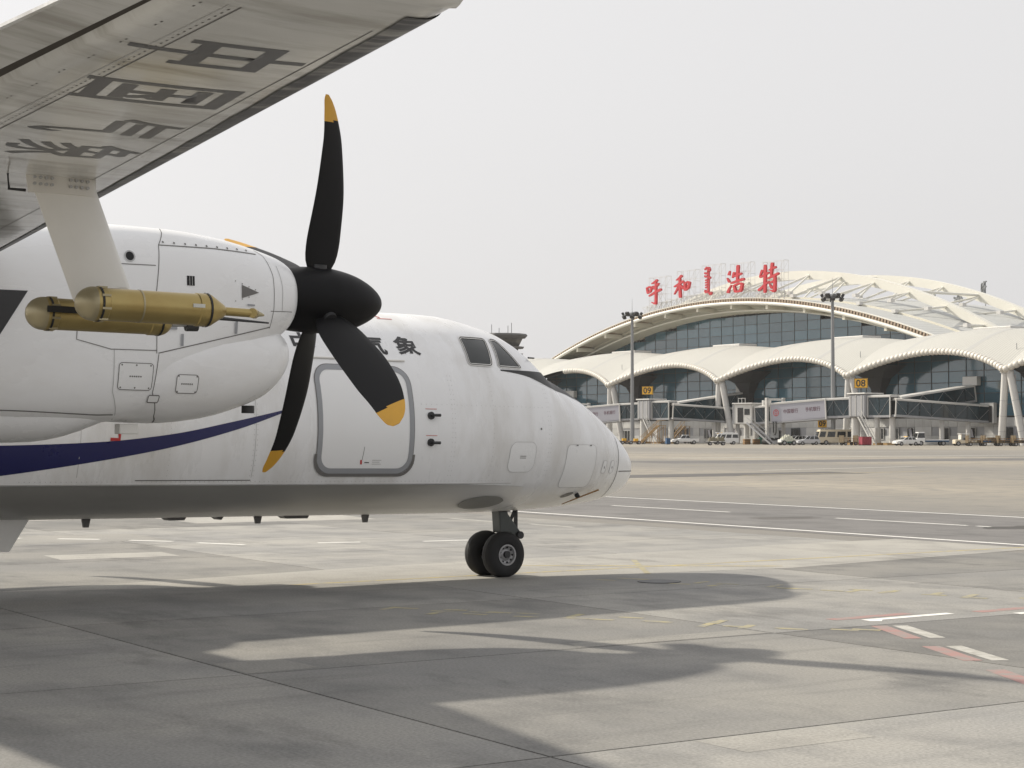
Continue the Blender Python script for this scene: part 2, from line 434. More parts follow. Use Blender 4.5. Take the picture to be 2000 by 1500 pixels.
S_T, S_U, S_T0, S_U0 = 4.13, 5.27, 8.45, -5.69
mb = MB()
tt0, tt1, uu0, uu1 = S_T0 - 2 * S_T - 0.02, S_T0 + 9 * S_T + 0.02, S_U0 - 3 * S_U - 0.02, S_U0 + 2 * S_U + 0.02
BIG = 2500.0
def gq(t0, u0, t1, u1): return [G(t0, u0, -0.002), G(t1, u0, -0.002), G(t1, u1, -0.002), G(t0, u1, -0.002)]
mb = MB()
for q in (gq(-BIG, -BIG, BIG, uu0), gq(-BIG, uu1, BIG, BIG), gq(-BIG, uu0, tt0, uu1), gq(tt1, uu0, BIG, uu1)): mb.add(q, [(0, 1, 2, 3)])
ground = mb.build('apron_ground', 'apron_concrete', kind='structure')
bed = MB().add([G(tt0, uu0, -0.024), G(tt1, uu0, -0.024), G(tt1, uu1, -0.024), G(tt0, uu1, -0.024)], [(0, 1, 2, 3)]).build('slab_bed', 'joint_fill', kind='structure')
gap = 0.011
a, b2 = S_T / 2 - gap, S_U / 2 - gap
slab_me = MB().prism([(-a, -b2, -0.022), (a, -b2, -0.022), (a, b2, -0.022), (-a, b2, -0.022)], (0, 0, 0.022)).mesh('concrete_slab')
slab_me.materials.append(MATS['slab_concrete'])
for i in range(-2, 9):
    for j in range(-3, 2):
        c = G(S_T0 + (i + 0.5) * S_T, S_U0 + (j + 0.5) * S_U)
        o = inst(slab_me, 'concrete_slab', bed, (c.x, c.y, 0.0), (0, 0, GROT + (PI if random.random() < 0.5 else 0)))

def sheet(name, pts, m, z=0.004, kind='structure'):
    return MB().add([G(t, u, z) for t, u in pts], [tuple(range(len(pts)))]).build(name, m, kind=kind)
def gline(name, p0, p1, w, m, z=0.004):
    a = Vector((p0[0], p0[1])); b = Vector((p1[0], p1[1])); d = (b - a).normalized(); n = Vector((-d.y, d.x)) * w / 2
    return sheet(name, [a + n, b + n, b - n, a - n], m, z)
# service road
sheet('service_road', [(-60, -22.6), (400, -22.6), (400, -31.2), (-60, -31.2)], 'road_asphalt', 0.0015)
gline('road_edge_line', (-60, -23.1), (400, -23.1), 0.16, 'line_white', 0.004)
gline('road_edge_line', (-60, -30.78), (400, -30.78), 0.16, 'line_white', 0.004)
for t0, t1 in ((25.3, 29.1), (32.7, 37.4), (24.7, 25.05), (41.2, 45.3), (49, 53), (16.4, 20.6)):
    gline('road_centre_dash', (t0, -27.1), (t1, -27.1), 0.13, 'line_white', 0.004)
for t0, u0, t1, u1, w in ((36.2, -19.4, 38.6, -19.4, 0.14), (31.6, -20.0, 33.6, -20.0, 0.13), (42, -18.4, 44.6, -18.4, 0.15), (29, -20.1, 30.6, -20.1, 0.1)):
    gline('apron_dash', (t0, u0), (t1, u1), w, 'faded_white', 0.002)
for t0, u0, t1, u1 in ((30.7, -10.3, 30.15, -10.85), (29.6, -11.2, 28.9, -11.7), (28.3, -11.9, 27.4, -12.35), (27.2, -13.6, 27.0, -14.3), (26.6, -15.3, 26.5, -16.2), (31.9, -9.2, 31.2, -9.8)):
    gline('apron_dash', (t0, u0), (t1, u1), 0.13, 'line_white', 0.002)
# repaired patches of paler concrete
for pts, m in (([(7.95, -6.72), (7.95, -7.72), (8.42, -7.78), (8.42, -6.70)], 'patch_concrete'),
               ([(12.62, -5.72), (12.66, -6.36), (13.31, -6.31), (13.31, -5.72)], 'patch_concrete'),
               ([(20.72, -6.2), (21.9, -11.8), (22.9, -24), (19.8, -24), (18.6, -16.5), (19.4, -10.5)], 'patch_concrete'),
               ([(12.62, -8.8), (12.62, -10.9), (12.95, -10.9), (12.92, -8.9)], 'patch_concrete'),
               ([(34.5, -14.5), (34.2, -18.5), (36.8, -18.8), (37.4, -14.6)], 'patch_concrete'),
               ([(29.5, -8.0), (29.3, -11.8), (31.6, -12.0), (32.2, -8.2)], 'patch_concrete'),
               ([(40, -13), (39.6, -18), (43, -18.4), (44, -13.4)], 'patch_concrete'),
               ([(25.5, -8.6), (25.4, -10.4), (26.4, -10.5), (26.6, -8.7)], 'patch_concrete')):
    sheet('apron_patch', pts, m, 0.0012)
for pts in ([(60, -36), (62, -60), (66, -61), (65, -36)], [(36, -48), (34, -70), (38, -71), (40, -49)], [(90, -70), (86, -110), (96, -112), (100, -71)],
            [(20, -40), (18, -56), (20.5, -57), (22.5, -41)]):
    sheet('apron_patch', pts, 'road_asphalt', 0.0)
for t0, u0, t1, u1, w, m in ((70, -60, 74, -75, 0.5, 'faded_white'), (62, -52, 64, -66, 0.3, 'faded_yellow'), (110, -85, 110, -140, 1.4, 'faded_white'),
                             (150, -105, 130, -190, 1.2, 'faded_white'), (52, -44, 60, -44.3, 0.22, 'faded_white'), (84, -66, 80, -92, 0.35, 'faded_yellow')):
    gline('apron_far_line', (t0, u0), (t1, u1), w, m, 0.003)
# yellow lead-in lines
gline('taxi_line', (19.75, -9.5), (19.95, -23.5), 0.11, 'faded_yellow', 0.0025)
gline('taxi_line', (21.3, -13.1), (18.9, -16.6), 0.10, 'faded_yellow', 0.003)
gline('taxi_line', (21.0, -15.6), (18.8, -14.2), 0.08, 'ghost_yellow', 0.0035)
# worn stencilled writing beside the stand: two rows that run towards the road
def stencil(t0, u0, t1, u1, n, h):
    d = Vector((t1 - t0, u1 - u0)); L_ = d.length; d.normalize(); nn = Vector((-d.y, d.x)); stp = L_ / n
    m_ = MB()
    for i in range(n):
        c = Vector((t0, u0)) + d * (i + 0.5) * stp
        r = random.random()
        for k in range(2 if r < 0.5 else 3):
            o1 = c + d * random.uniform(-0.3, 0.3) * stp + nn * random.uniform(-0.4, 0.4) * h
            horizontal = random.random() < 0.6
            dd = (d if horizontal else nn) * (stp * 0.28 if horizontal else h * 0.35); ww = (nn if horizontal else d) * 0.045
            m_.add([G(*(o1 + dd + ww), 0.0016 + k * 0.0004 + (i % 2) * 0.0002), G(*(o1 - dd + ww), 0.0016 + k * 0.0004 + (i % 2) * 0.0002),
                    G(*(o1 - dd - ww), 0.0016 + k * 0.0004 + (i % 2) * 0.0002), G(*(o1 + dd - ww), 0.0016 + k * 0.0004 + (i % 2) * 0.0002)], [(0, 1, 2, 3)])
    return m_.build('worn_stencil', 'ghost_yellow', kind='structure')
stencil(16.6, -9.0, 12.2, -11.9, 11, 0.5)
stencil(18.6, -13.2, 13.5, -15.6, 11, 0.5)
# red and white equipment line
def dash(t0, u0, t1, u1, w, m, z): gline('equipment_line', (t0, u0), (t1, u1), w, m, z)
sheet('equipment_line', [(13.02, -12.45), (13.05, -13.66), (12.93, -13.66), (12.90, -12.62), (12.80, -12.52), (12.86, -12.42)], 'line_white', 0.0025)
for t0, u0, t1, u1 in ((12.42, -12.38, 11.49, -11.92), (10.98, -11.58, 10.07, -11.16), (9.4, -10.82, 8.5, -10.38)): dash(t0, u0, t1, u1, 0.15, 'faded_white', 0.002)
for t0, u0, t1, u1 in ((12.52, -12.20, 11.57, -11.70), (11.07, -11.40, 10.18, -10.96), (9.7, -10.68, 8.7, -10.16), (13.18, -12.2, 13.22, -13.3), (12.95, -14.0, 13.0, -15.2)): dash(t0, u0, t1, u1, 0.16, 'ghost_red', 0.0016)
dash(12.6, -14.2, 12.62, -14.7, 0.12, 'line_white', 0.003)
# pit cover
c = G(17.74, -13.57)
mh = MB(); mh.disc((c.x, c.y, -0.01), (0, 0, 1), 0.27, 28, 0.018)
tag(mh.build('pit_cover', 'dark_steel'), 'round dark metal pit cover set into the shaded concrete', 'manhole cover')
# tar spots and rubber marks
for t, u, rt, ru in ((24, -27.9, 0.9, 1.4), (29.8, -26.2, 0.7, 0.9)):
    pts = [(t + rt * math.cos(k * PI / 9) * random.uniform(0.6, 1.15), u + ru * math.sin(k * PI / 9) * random.uniform(0.6, 1.15)) for k in range(18)]
    sheet('tar_stain', pts, 'joint_fill', 0.0025)

# ------------------------------------------------------------------ the aircraft (x forward, y to port, z up; origin under the nose wheel)
HEAD = R(54.5); NOSE_DOWN = R(0.71)
air = thing('propeller_aircraft', 'white twin-propeller research aircraft with navy stripe, parked in the foreground', 'aircraft', (-0.23, 23.15, 0))
F2 = Vector((math.sin(HEAD), math.cos(HEAD), 0)); P2 = Vector((-math.cos(HEAD), math.sin(HEAD), 0))
Fv = F2 * math.cos(NOSE_DOWN) - Vector((0, 0, math.sin(NOSE_DOWN))); Uv = Vector((0, 0, math.cos(NOSE_DOWN))) + F2 * math.sin(NOSE_DOWN)
air.rotation_euler = Matrix((Fv, P2, Uv)).transposed().to_euler()

#      a      top    bottom half-w  mid-z  crease
FUS = [(-22.6, 3.36, 2.86, 0.12, 3.10, 0.0), (-20.0, 3.36, 2.15, 0.62, 2.75, 0.2), (-16.5, 3.33, 1.32, 1.16, 2.20, 0.7), (-13.0, 3.30, 0.90, 1.42, 1.90, 1.0),
       (-11.0, 3.30, 0.815, 1.45, 1.85, 1.0), (-2.2, 3.30, 0.82, 1.45, 1.85, 1.0), (-1.5, 3.305, 0.82, 1.435, 1.85, 1.0), (-1.1, 3.295, 0.82, 1.41, 1.84, 0.95), (-0.75, 3.24, 0.822, 1.375, 1.83, 0.85),
       (-0.4, 3.16, 0.826, 1.33, 1.81, 0.75), (-0.15, 3.055, 0.83, 1.285, 1.79, 0.6), (0.05, 2.92, 0.836, 1.24, 1.77, 0.5), (0.2, 2.79, 0.84, 1.20, 1.75, 0.42), (0.33, 2.67, 0.845, 1.16, 1.73, 0.36),
       (0.6, 2.55, 0.86, 1.075, 1.69, 0.25), (0.95, 2.38, 0.885, 0.945, 1.64, 0.12), (1.3, 2.175, 0.92, 0.79, 1.58, 0.05), (1.6, 1.97, 0.97, 0.63, 1.52, 0), (1.82, 1.79, 1.03, 0.49, 1.47, 0),
       (1.97, 1.64, 1.10, 0.355, 1.43, 0), (2.06, 1.53, 1.18, 0.24, 1.40, 0), (2.11, 1.45, 1.26, 0.13, 1.375, 0), (2.13, 1.375, 1.345, 0.015, 1.36, 0)]
FUS_A = [r[0] for r in FUS]
def fus_par(a): return [pchip(FUS_A, [r[k] for r in FUS], a) for k in range(1, 6)]
NUP, NLO = 14, 16
def fus_half(a):
    """starboard half of the section at station a, crown to keel, as (half width, height)"""
    zt, zb, w, zm, k = fus_par(a); out = []
    for i in range(NUP + 1):
        th = PI / 2 * i / NUP; out.append((w * math.sin(th) ** 0.97, zm + (zt - zm) * math.cos(th)))
    H = zm - zb
    for i in range(1, NLO + 1):
        q = i / NLO
        if q <= 0.5: th = q / 0.5 * math.asin(0.613 * 1.035 / 1.45); px, pz = math.cos(th), 1.45 * math.sin(th) / 1.035
        else:
            s = (q - 0.5) / 0.5; x0 = math.sqrt(1 - (0.613 * 1.035 / 1.45) ** 2); px = x0 * (1 - s); sag = 1 - 0.613
            Rr = ((x0 * 1.4) ** 2 + sag ** 2) / (2 * sag); pz = 1 - (Rr - math.sqrt(max(0, Rr * Rr - (px * 1.4) ** 2)))
        th = PI / 2 * q; ex, ez = math.cos(th), math.sin(th)
        out.append((w * (px * k + ex * (1 - k)), zm - H * (pz * k + ez * (1 - k))))
    return out
_fc = {}
def fus_y(a, z):
    key = round(a, 3)
    if key not in _fc: _fc[key] = fus_half(key)
    P = _fc[key]
    if z >= P[0][1]: return 0.0
    for (y0, z0), (y1, z1) in zip(P, P[1:]):
        if z0 >= z >= z1: return y0 + (y1 - y0) * ((z0 - z) / (z0 - z1) if z0 > z1 else 0)
    return 0.0
def on_fus(off=0.003, side=-1):
    def fn(a, z):
        y = fus_y(a, z); e = 0.02
        dyz = (fus_y(a, z + e) - fus_y(a, z - e)) / (2 * e); dya = (fus_y(a + e, z) - fus_y(a - e, z)) / (2 * e)
        n = Vector((-dya, 1, -dyz)).normalized() * off
        return Vector((a + n.x, side * (y + n.y), z + n.z))
    return fn
stations = list(np.linspace(-22.6, -13, 14)) + list(np.linspace(-12, -2.4, 14)) + list(np.linspace(-2.2, 1.6, 60)) + list(np.linspace(1.64, 2.13, 26))
def full_ring(a):
    P = fus_half(a)
    return [(a, -y, z) for y, z in P] + [(a, y, z) for y, z in reversed(P[1:-1])]
RADOME = 1.48
mb = MB(); mb.loft([full_ring(s) for s in stations if s < RADOME] + [full_ring(RADOME)])
fus = mb.build('fuselage', 'white_paint', air, smooth=24)
mb = MB(); mb.loft([full_ring(RADOME + 0.002)] + [full_ring(s) for s in stations if s > RADOME + 0.01])
mb.build('nose_cone', 'panel_paint', air, smooth=60)

def fdecal(name, V, F, m, off=0.003, step=0.06, parent=None): return draped(name, V, F, on_fus(off), m, parent or fus, step)
# belly keel seams and hoop seams
fdecal('seam_line', *ribbon([(x, 1.224) for x in np.linspace(-9, -0.6, 40)], 0.008), 'seam_soft', 0.004, step=None)
for aa in (-4.2, -6.2): fdecal('seam_line', *ribbon([(aa, z) for z in np.linspace(1.3, 2.6, 20)], 0.006), 'seam_soft', 0.002, step=None)
fdecal('seam_line', *ribbon([(-5.55, 1.27), (-4.35, 1.27), (-4.2, 1.27)], 0.010), 'seam', 0.003, step=0.1)
fdecal('seam_line', *ribbon([(RADOME - 0.004, z) for z in np.linspace(1.02, 1.80, 24)], 0.012), 'seam', 0.003, step=None)
fdecal('seam_line', *ribbon([(x, 1.36) for x in np.linspace(1.52, 2.1, 14)], 0.012), 'seam', 0.004, step=None)
# belly shade painted in grey below the chine, dying out towards the nose
m, nt, b = new_mat('belly_shade'); N_, L__ = nt.nodes, nt.links
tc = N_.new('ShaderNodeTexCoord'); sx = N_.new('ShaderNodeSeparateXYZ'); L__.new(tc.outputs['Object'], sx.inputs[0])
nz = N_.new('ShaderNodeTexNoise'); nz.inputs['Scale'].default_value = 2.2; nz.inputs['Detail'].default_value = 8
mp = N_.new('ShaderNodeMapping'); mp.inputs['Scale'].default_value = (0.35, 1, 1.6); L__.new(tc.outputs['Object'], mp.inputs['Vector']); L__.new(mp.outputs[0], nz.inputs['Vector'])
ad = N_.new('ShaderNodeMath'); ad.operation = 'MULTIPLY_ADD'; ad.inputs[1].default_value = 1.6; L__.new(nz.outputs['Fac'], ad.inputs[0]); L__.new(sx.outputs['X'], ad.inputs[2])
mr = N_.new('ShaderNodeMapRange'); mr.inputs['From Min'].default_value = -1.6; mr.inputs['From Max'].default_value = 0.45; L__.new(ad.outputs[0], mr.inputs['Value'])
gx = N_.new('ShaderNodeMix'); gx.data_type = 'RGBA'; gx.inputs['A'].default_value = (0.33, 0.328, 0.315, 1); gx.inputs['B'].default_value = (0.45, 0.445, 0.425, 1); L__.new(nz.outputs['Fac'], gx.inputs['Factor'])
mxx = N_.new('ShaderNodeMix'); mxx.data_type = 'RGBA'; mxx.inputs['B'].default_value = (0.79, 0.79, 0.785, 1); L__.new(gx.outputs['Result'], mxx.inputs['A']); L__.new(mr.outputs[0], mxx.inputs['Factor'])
L__.new(mxx.outputs['Result'], b.inputs['Base Color']); b.inputs['Roughness'].default_value = 0.32; MATS['belly_shade'] = m
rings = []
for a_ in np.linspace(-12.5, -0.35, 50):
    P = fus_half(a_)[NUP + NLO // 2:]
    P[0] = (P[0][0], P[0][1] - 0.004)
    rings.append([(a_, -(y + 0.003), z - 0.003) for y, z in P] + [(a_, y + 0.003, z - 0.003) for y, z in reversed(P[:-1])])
MB().loft(rings, cap=False, closed=False).build('belly_shade_skin', 'belly_shade', fus, smooth=60)
# navy swoosh
up = [(-8.2, 1.60), (-7.0, 1.625), (-6.0, 1.67), (-5.2, 1.76), (-4.5, 1.90), (-3.74, 2.07)]
lo = [(-3.76, 2.05), (-4.4, 1.83), (-5.2, 1.62), (-6.0, 1.47), (-7.0, 1.32), (-8.2, 1.18)]
def spl(p, n): 
    s = sorted(p); xs = [q[0] for q in s]; ys = [q[1] for q in s]
    return [(x, pchip(xs, ys, x)) for x in np.linspace(xs[0], xs[-1], n)]
U_, L_ = spl(up, 40), spl(lo, 40)
V = U_ + L_; F = [(i, i + 1, 40 + i + 1, 40 + i) for i in range(39)] + [(39, 40 + 39, 39)][:0]
fdecal('blue_stripe', V, F, 'navy', 0.003, 0.12)
# lettering on the upper side
for ch, ac, zc in (('中', -3.44, 2.825), ('国', -2.98, 2.83), ('气', -2.51, 2.835), ('象', -2.045, 2.838)):
    V, F = text_mesh(ch, 0.30, 0.0075)
    fdecal('lettering', [(v.x * 1.10 + ac - v.y * 0.0, v.y * 0.80 + zc) for v in V], F, 'ink', 0.004, 0.05)
# cargo door, frame, sill plate and rain strip
DZ0, DZ1, DA0, DA1 = 1.345, 2.575, -3.43, -2.165
door = fdecal('cargo_door', *poly(rrect(DA0 + 0.05, DZ0 + 0.05, DA1 - 0.05, DZ1 - 0.05, 0.15)), 'panel_paint', 0.006, 0.08)
fdecal('door_frame', *ribbon(rrect(DA0 + 0.03, DZ0 + 0.03, DA1 - 0.03, DZ1 - 0.03, 0.17, 8), 0.06, True), 'door_frame', 0.010, 0.08, parent=door)
pts = [(DA0 - 0.012, DZ0 + 0.22)] + [(DA0 - 0.012, DZ0 + 0.16)] + [(DA0 + 0.163 - 0.175 * math.cos(t), DZ0 + 0.16 - 0.175 * math.sin(t)) for t in np.linspace(0.15, PI / 2, 8)] + \
      [(DA1 - 0.163 + 0.175 * math.sin(t), DZ0 + 0.16 - 0.175 * math.cos(t)) for t in np.linspace(0, PI / 2, 8)] + [(DA1 + 0.012, DZ0 + 0.22)]
fdecal('kick_plate', *ribbon(pts, 0.035), 'kick_plate', 0.013, 0.08, parent=door)
fdecal('seam_line', *ribbon(rrect(DA0 - 0.003, DZ0 - 0.003, DA1 + 0.003, DZ1 + 0.003, 0.2, 8), 0.010, True), 'seam', 0.008, 0.08, parent=door)
fdecal('red_mark', *poly([(-2.855, 1.45), (-2.83, 1.45), (-2.835, 1.50), (-2.86, 1.50)]), 'red_paint', 0.008, parent=door)
fdecal('lever_slot', *ribbon([(-2.835, 1.50), (-2.82, 1.65)], 0.006), 'seam', 0.008, parent=door)
fdecal('stencil', *poly([(-2.80, 1.465), (-2.74, 1.465), (-2.74, 1.475), (-2.80, 1.475)]), 'ink', 0.008, parent=door)
for k in range(3): fdecal('stencil', *poly([(-2.70, 1.45 + k * 0.022), (-2.60 + 0.02 * (k != 1), 1.45 + k * 0.022), (-2.60 + 0.02 * (k != 1), 1.457 + k * 0.022), (-2.70, 1.457 + k * 0.022)]), 'seam_soft', 0.008, parent=door)
fn = on_fus(0.012)
MB().tube([fn(x, 2.648) for x in np.linspace(-3.56, -2.17, 12)], 0.013, 6).build('rain_strip', 'pylon_paint', fus, smooth=60)
# static ports: two round plates, each with a short stub probe
for z in (2.017, 1.707):
    p = on_fus(0.0)(-1.93, z); q = on_fus(0.03)(-1.93, z); ax = (q - p).normalized()
    pr = MB().disc(p, ax, 0.045, 20, 0.02).build('probe_base', 'dark_steel', fus, smooth=40)
    MB().tube([p + ax * 0.05, p + ax * 0.055 + Vector((0.10, 0, 0))], [0.016, 0.018], 8).build('probe_stub', 'dark_steel', pr, smooth=40)
    MB().tube([p, p + ax * 0.055], 0.014, 8).build('probe_post', 'dark_steel', pr, smooth=40)
    fdecal('stencil', *poly([(-2.0, z + 0.075), (-1.84, z + 0.075), (-1.84, z + 0.083), (-2.0, z + 0.083)]), 'faded_red', 0.003)
# nose panels
def panel(pts, w=0.005, name='access_panel', fill=True):
    o = None
    if fill: o = fdecal(name, *poly(pts), 'panel_paint', 0.003, 0.07)
    fdecal('panel_joint', *ribbon(pts, w, True), 'seam_soft', 0.0045, 0.07, parent=o or fus)
    return o
PAN = panel(rrect(-0.73, 1.36, -0.30, 1.725, 0.10, 6, skew=0.05))
for k in (0, 1): fdecal('stencil', *poly([(-0.56, 1.55 - k * 0.022), (-0.46, 1.55 - k * 0.022), (-0.46, 1.558 - k * 0.022), (-0.56, 1.558 - k * 0.022)]), 'seam', 0.006, parent=PAN)
P2N = panel(rrect(0.275, 1.16, 0.90, 1.70, 0.08, 5, skew=0.0))
for x in (0.45, 0.74): fdecal('hinge', *poly([(x, 1.685), (x + 0.035, 1.685), (x + 0.035, 1.70), (x, 1.70)]), 'seam', 0.012, parent=P2N)
for x in (1.08, 1.27):
    pn = panel(rrect(x, 1.34, x + 0.09, 1.50, 0.03, 4, skew=0.1), 0.006)
    fdecal('stencil', *poly([(x + 0.04, 1.40), (x + 0.055, 1.40), (x + 0.05, 1.43), (x + 0.042, 1.43)]), 'ink', 0.006, parent=pn)
fdecal('latch', *poly([(-0.235, 1.875), (-0.21, 1.875), (-0.21, 1.90), (-0.235, 1.90)]), 'seam', 0.004)
fdecal('red_mark', *ribbon([(-2.1, 3.20), (-2.17, 3.235)], 0.018), 'red_paint', 0.003)
fdecal('stencil', *ribbon([(-2.16, 3.185), (-1.95, 3.185)], 0.01), 'faded_red', 0.003, 0.1)
# pitot vane under the nose
p = on_fus(0.0)(0.8, 1.07); q = on_fus(0.06)(0.8, 1.07)
pv = MB().bar(p, q, 0.02, 0.06).build('vane_post', 'dark_steel', fus)
MB().tube([q + Vector((-0.25, 0.02, -0.08)), q + Vector((0.32, -0.01, 0.10))], [0.006, 0.012], 6).build('vane_rod', 'rust_orange', pv, smooth=40)
fdecal('dark_scuff', *poly([(0.62 + 0.1 * math.cos(t), 1.06 + 0.03 * math.sin(t) + 0.02 * math.cos(t)) for t in np.linspace(0, 2 * PI, 16)[:-1]]), 'kick_plate', 0.003)
# rivet rows along the skin joints
V = []; F = []
def rivets(p0, p1, st=0.055):
    p0, p1 = Vector(p0), Vector(p1); n = int((p1 - p0).length / st)
    for i in range(n):
        c = p0.lerp(p1, i / n); o = len(V); V.extend([(c.x - 0.004, c.y - 0.004), (c.x + 0.004, c.y - 0.004), (c.x + 0.004, c.y + 0.004), (c.x - 0.004, c.y + 0.004)]); F.append((o, o + 1, o + 2, o + 3))
for aa in (-5.2, -4.22, -4.18, -1.62, -1.58, -1.0, -0.08, -0.04, 1.42): rivets((aa, 1.32), (aa, 2.55 if aa < 0.5 else 1.6))
for zz in (1.255, 2.60): rivets((-6.8, zz), (-3.6 if zz > 2 else -0.7, zz))
for zz in (2.15,): rivets((-2.05, zz), (-0.1, zz), 0.07)
fdecal('rivet_rows', V, F, 'seam_soft', 0.0025, None)['kind'] = 'stuff'
# flight-deck windows: (station, height) outlines on the starboard side and their mirror images
def window(name, pts, side):
    fnw = on_fus(0.006, side)
    w = draped(name, *poly(pts), fnw, 'cockpit_glass', fus, 0.05)
    V, F = ribbon(pts, 0.028, True)
    draped('window_frame', V, F, on_fus(0.011, side), 'pylon_paint', w, 0.06)
    V, F = ribbon(pts, 0.010, True)
    draped('window_gasket', V, F, on_fus(0.014, side), 'dark_steel', w, 0.06)
def rpoly(c, r=0.05, n=4):
    out = []; m_ = len(c)
    for i in range(m_):
        p0, p1, p2 = Vector(c[i - 1]), Vector(c[i]), Vector(c[(i + 1) % m_])
        d0 = (p0 - p1).normalized(); d2 = (p2 - p1).normalized(); a_, b_ = p1 + d0 * r, p1 + d2 * r
        for k in range(n + 1):
            t = k / n; out.append(tuple(a_ * (1 - t) ** 2 + p1 * 2 * t * (1 - t) + b_ * t * t))
    return out
for side in (-1, 1):
    window('side_window', rpoly([(-1.195, 2.985), (-0.765, 2.985), (-0.875, 2.64), (-1.235, 2.645)], 0.045), side)
    window('windscreen', rpoly([(-0.665, 2.985), (-0.555, 2.98), (-0.365, 2.63), (-0.765, 2.635)], 0.04), side)
# anti-glare panel ahead of the windscreen, and wipers
def top_pt(a, yy, off):
    zt, zb, w, zm, k = fus_par(a); s = min(0.999, yy / w); th = math.asin(s ** (1 / 0.97)); return Vector((a + off * 0.4, 0, zm + (zt - zm) * math.cos(th) + off))
for side in (-1, 1):
    V = []; F = []; xs = np.linspace(-0.75, 1.24, 34); fng = on_fus(0.004, side)
    for a_ in xs:
        zl = pchip([-0.76, -0.52, -0.29, -0.1, 0.12, 0.515, 0.73, 1.25], [2.588, 2.566, 2.53, 2.473, 2.411, 2.349, 2.297, 2.19], a_)
        zt = fus_par(a_)[0] - 0.0005; zh = min(2.603, zt)
        for k in range(10):
            q = k / 9; V.append(fng(a_, zl + (zh - zl) * (1 - (1 - q) ** 2)))
    for i in range(len(xs) - 1):
        for k in range(9): F.append((i * 10 + k, i * 10 + k + 1, (i + 1) * 10 + k + 1, (i + 1) * 10 + k))
    MB().add(V, F).build('anti_glare_panel', 'black_tape', fus, smooth=180)
for s in (-1, 1):
    p = top_pt(0.12, 0.5, 0.03); q = top_pt(-0.12, 0.85, 0.05)
    MB().tube([(p.x + 0.1, s * 0.5, p.z), (q.x, s * 0.84, q.z)], 0.012, 6).build('wiper', 'dark_steel', fus)
p = top_pt(0.42, 0.1, 0.0)
ic = MB().tube([(0.42, -0.1, p.z), (0.42, -0.1, p.z + 0.06)], 0.015, 6).build('ice_detector', 'dark_steel', fus)
MB().bar((0.36, -0.1, p.z + 0.06), (0.5, -0.1, p.z + 0.05), 0.05, 0.035).build('detector_head', 'dark_steel', ic)
# belly blades and lamps
def belly(a, y=0.0): return fus_par(a)[1]
zb_ = belly(-6.9)
MB().prism([(-6.75, -0.26, zb_ + 0.06), (-6.26, -0.26, zb_ + 0.06), (-6.50, -0.26, zb_ - 0.33), (-6.85, -0.26, zb_ - 0.33)], (0, 0.03, 0)).build('belly_fin', 'pylon_paint', air)
for a_, h_ in ((-5.55, 0.10), (-3.42, 0.09), (-1.95, 0.10)):
    MB().prism([(a_ - 0.05, -0.01, 0.86), (a_ + 0.07, -0.01, 0.86), (a_ + 0.04, -0.01, 0.82 - h_), (a_ - 0.02, -0.01, 0.82 - h_)], (0, 0.03, 0)).build('belly_antenna', 'kick_plate', air)
for a_, l_ in ((-4.5, 0.3), (-2.95, 0.4), (-3.95, 0.14)):
    MB().prism([(a_ - l_ / 2, -0.08, 0.84), (a_ + l_ / 2, -0.08, 0.84), (a_ + l_ / 2 - 0.04, -0.08, 0.785), (a_ - l_ / 2 + 0.08, -0.08, 0.785)], (0, 0.16, 0)).build('belly_lamp', 'kick_plate', air)
# ragged grey patch low on the side by the nose-gear bay
def blob(name, ca, cz, ra, rz, m, n=26, rough=0.18, off=0.010):
    pts = [(ca + ra * math.cos(2 * PI * k / n) * random.uniform(1 - rough, 1), cz + rz * math.sin(2 * PI * k / n) * random.uniform(1 - rough, 1)) for k in range(n)]
    return fdecal(name, *poly(pts), m, off, 0.08)
mat('patch_grey', (0.30, 0.30, 0.285), 0.5, vary=0.1, scale=3)
blob('grey_patch', -0.78, 0.985, 0.34, 0.085, 'patch_grey', rough=0.05)

# ---- nacelles
YE = 3.95
NAC = [(-12.8, 3.12, 2.95, 0.06), (-12.0, 3.22, 2.55, 0.34), (-10.5, 3.32, 2.02, 0.56), (-9.0, 3.42, 1.86, 0.61), (-8.0, 3.50, 1.80, 0.63), (-7.5, 3.555, 1.81, 0.63), (-7.0, 3.585, 1.85, 0.625), (-6.56, 3.585, 1.97, 0.61),
       (-6.05, 3.55, 2.24, 0.58), (-5.7, 3.49, 2.44, 0.535), (-5.48, 3.435, 2.57, 0.485), (-5.36, 3.39, 2.655, 0.43), (-5.29, 3.345, 2.715, 0.375), (-5.25, 3.30, 2.77, 0.315)]
CHIN = [(-8.0, 2.3, 1.98, 0.40), (-7.5, 2.5, 1.90, 0.50), (-7.0, 2.7, 1.85, 0.57), (-6.6, 2.83, 1.84, 0.595), (-6.15, 2.87, 1.885, 0.58), (-5.75, 2.82, 1.995, 0.52), (-5.55, 2.79, 2.08, 0.47), (-5.45, 2.765, 2.155, 0.42), (-5.37, 2.72, 2.235, 0.35), (-5.32, 2.68, 2.30, 0.29), (-5.29, 2.61, 2.38, 0.21)]
def np_par(T, a): xs = [r[0] for r in T]; return [pchip(xs, [r[k] for r in T], a) for k in (1, 2, 3)]
def exn(T, a): return 2.35 if T is not NAC else 2.35 + 1.25 * min(1.0, max(0.0, (-5.6 - a) / 1.3)) * min(1.0, max(0.0, (a + 12.8) / 2.0))
def nring(T, a, sgn, n=64):
    e = exn(T, a)
    zt, zb, w = np_par(T, a); zc, h = (zt + zb) / 2, (zt - zb) / 2; out = []
    for k in range(n):
        th = 2 * PI * k / n; c_, s_ = math.cos(th), math.sin(th)
        out.append((a, sgn * YE + w * math.copysign(abs(c_) ** (2 / e), c_), zc + h * math.copysign(abs(s_) ** (2 / e), s_)))
    return out
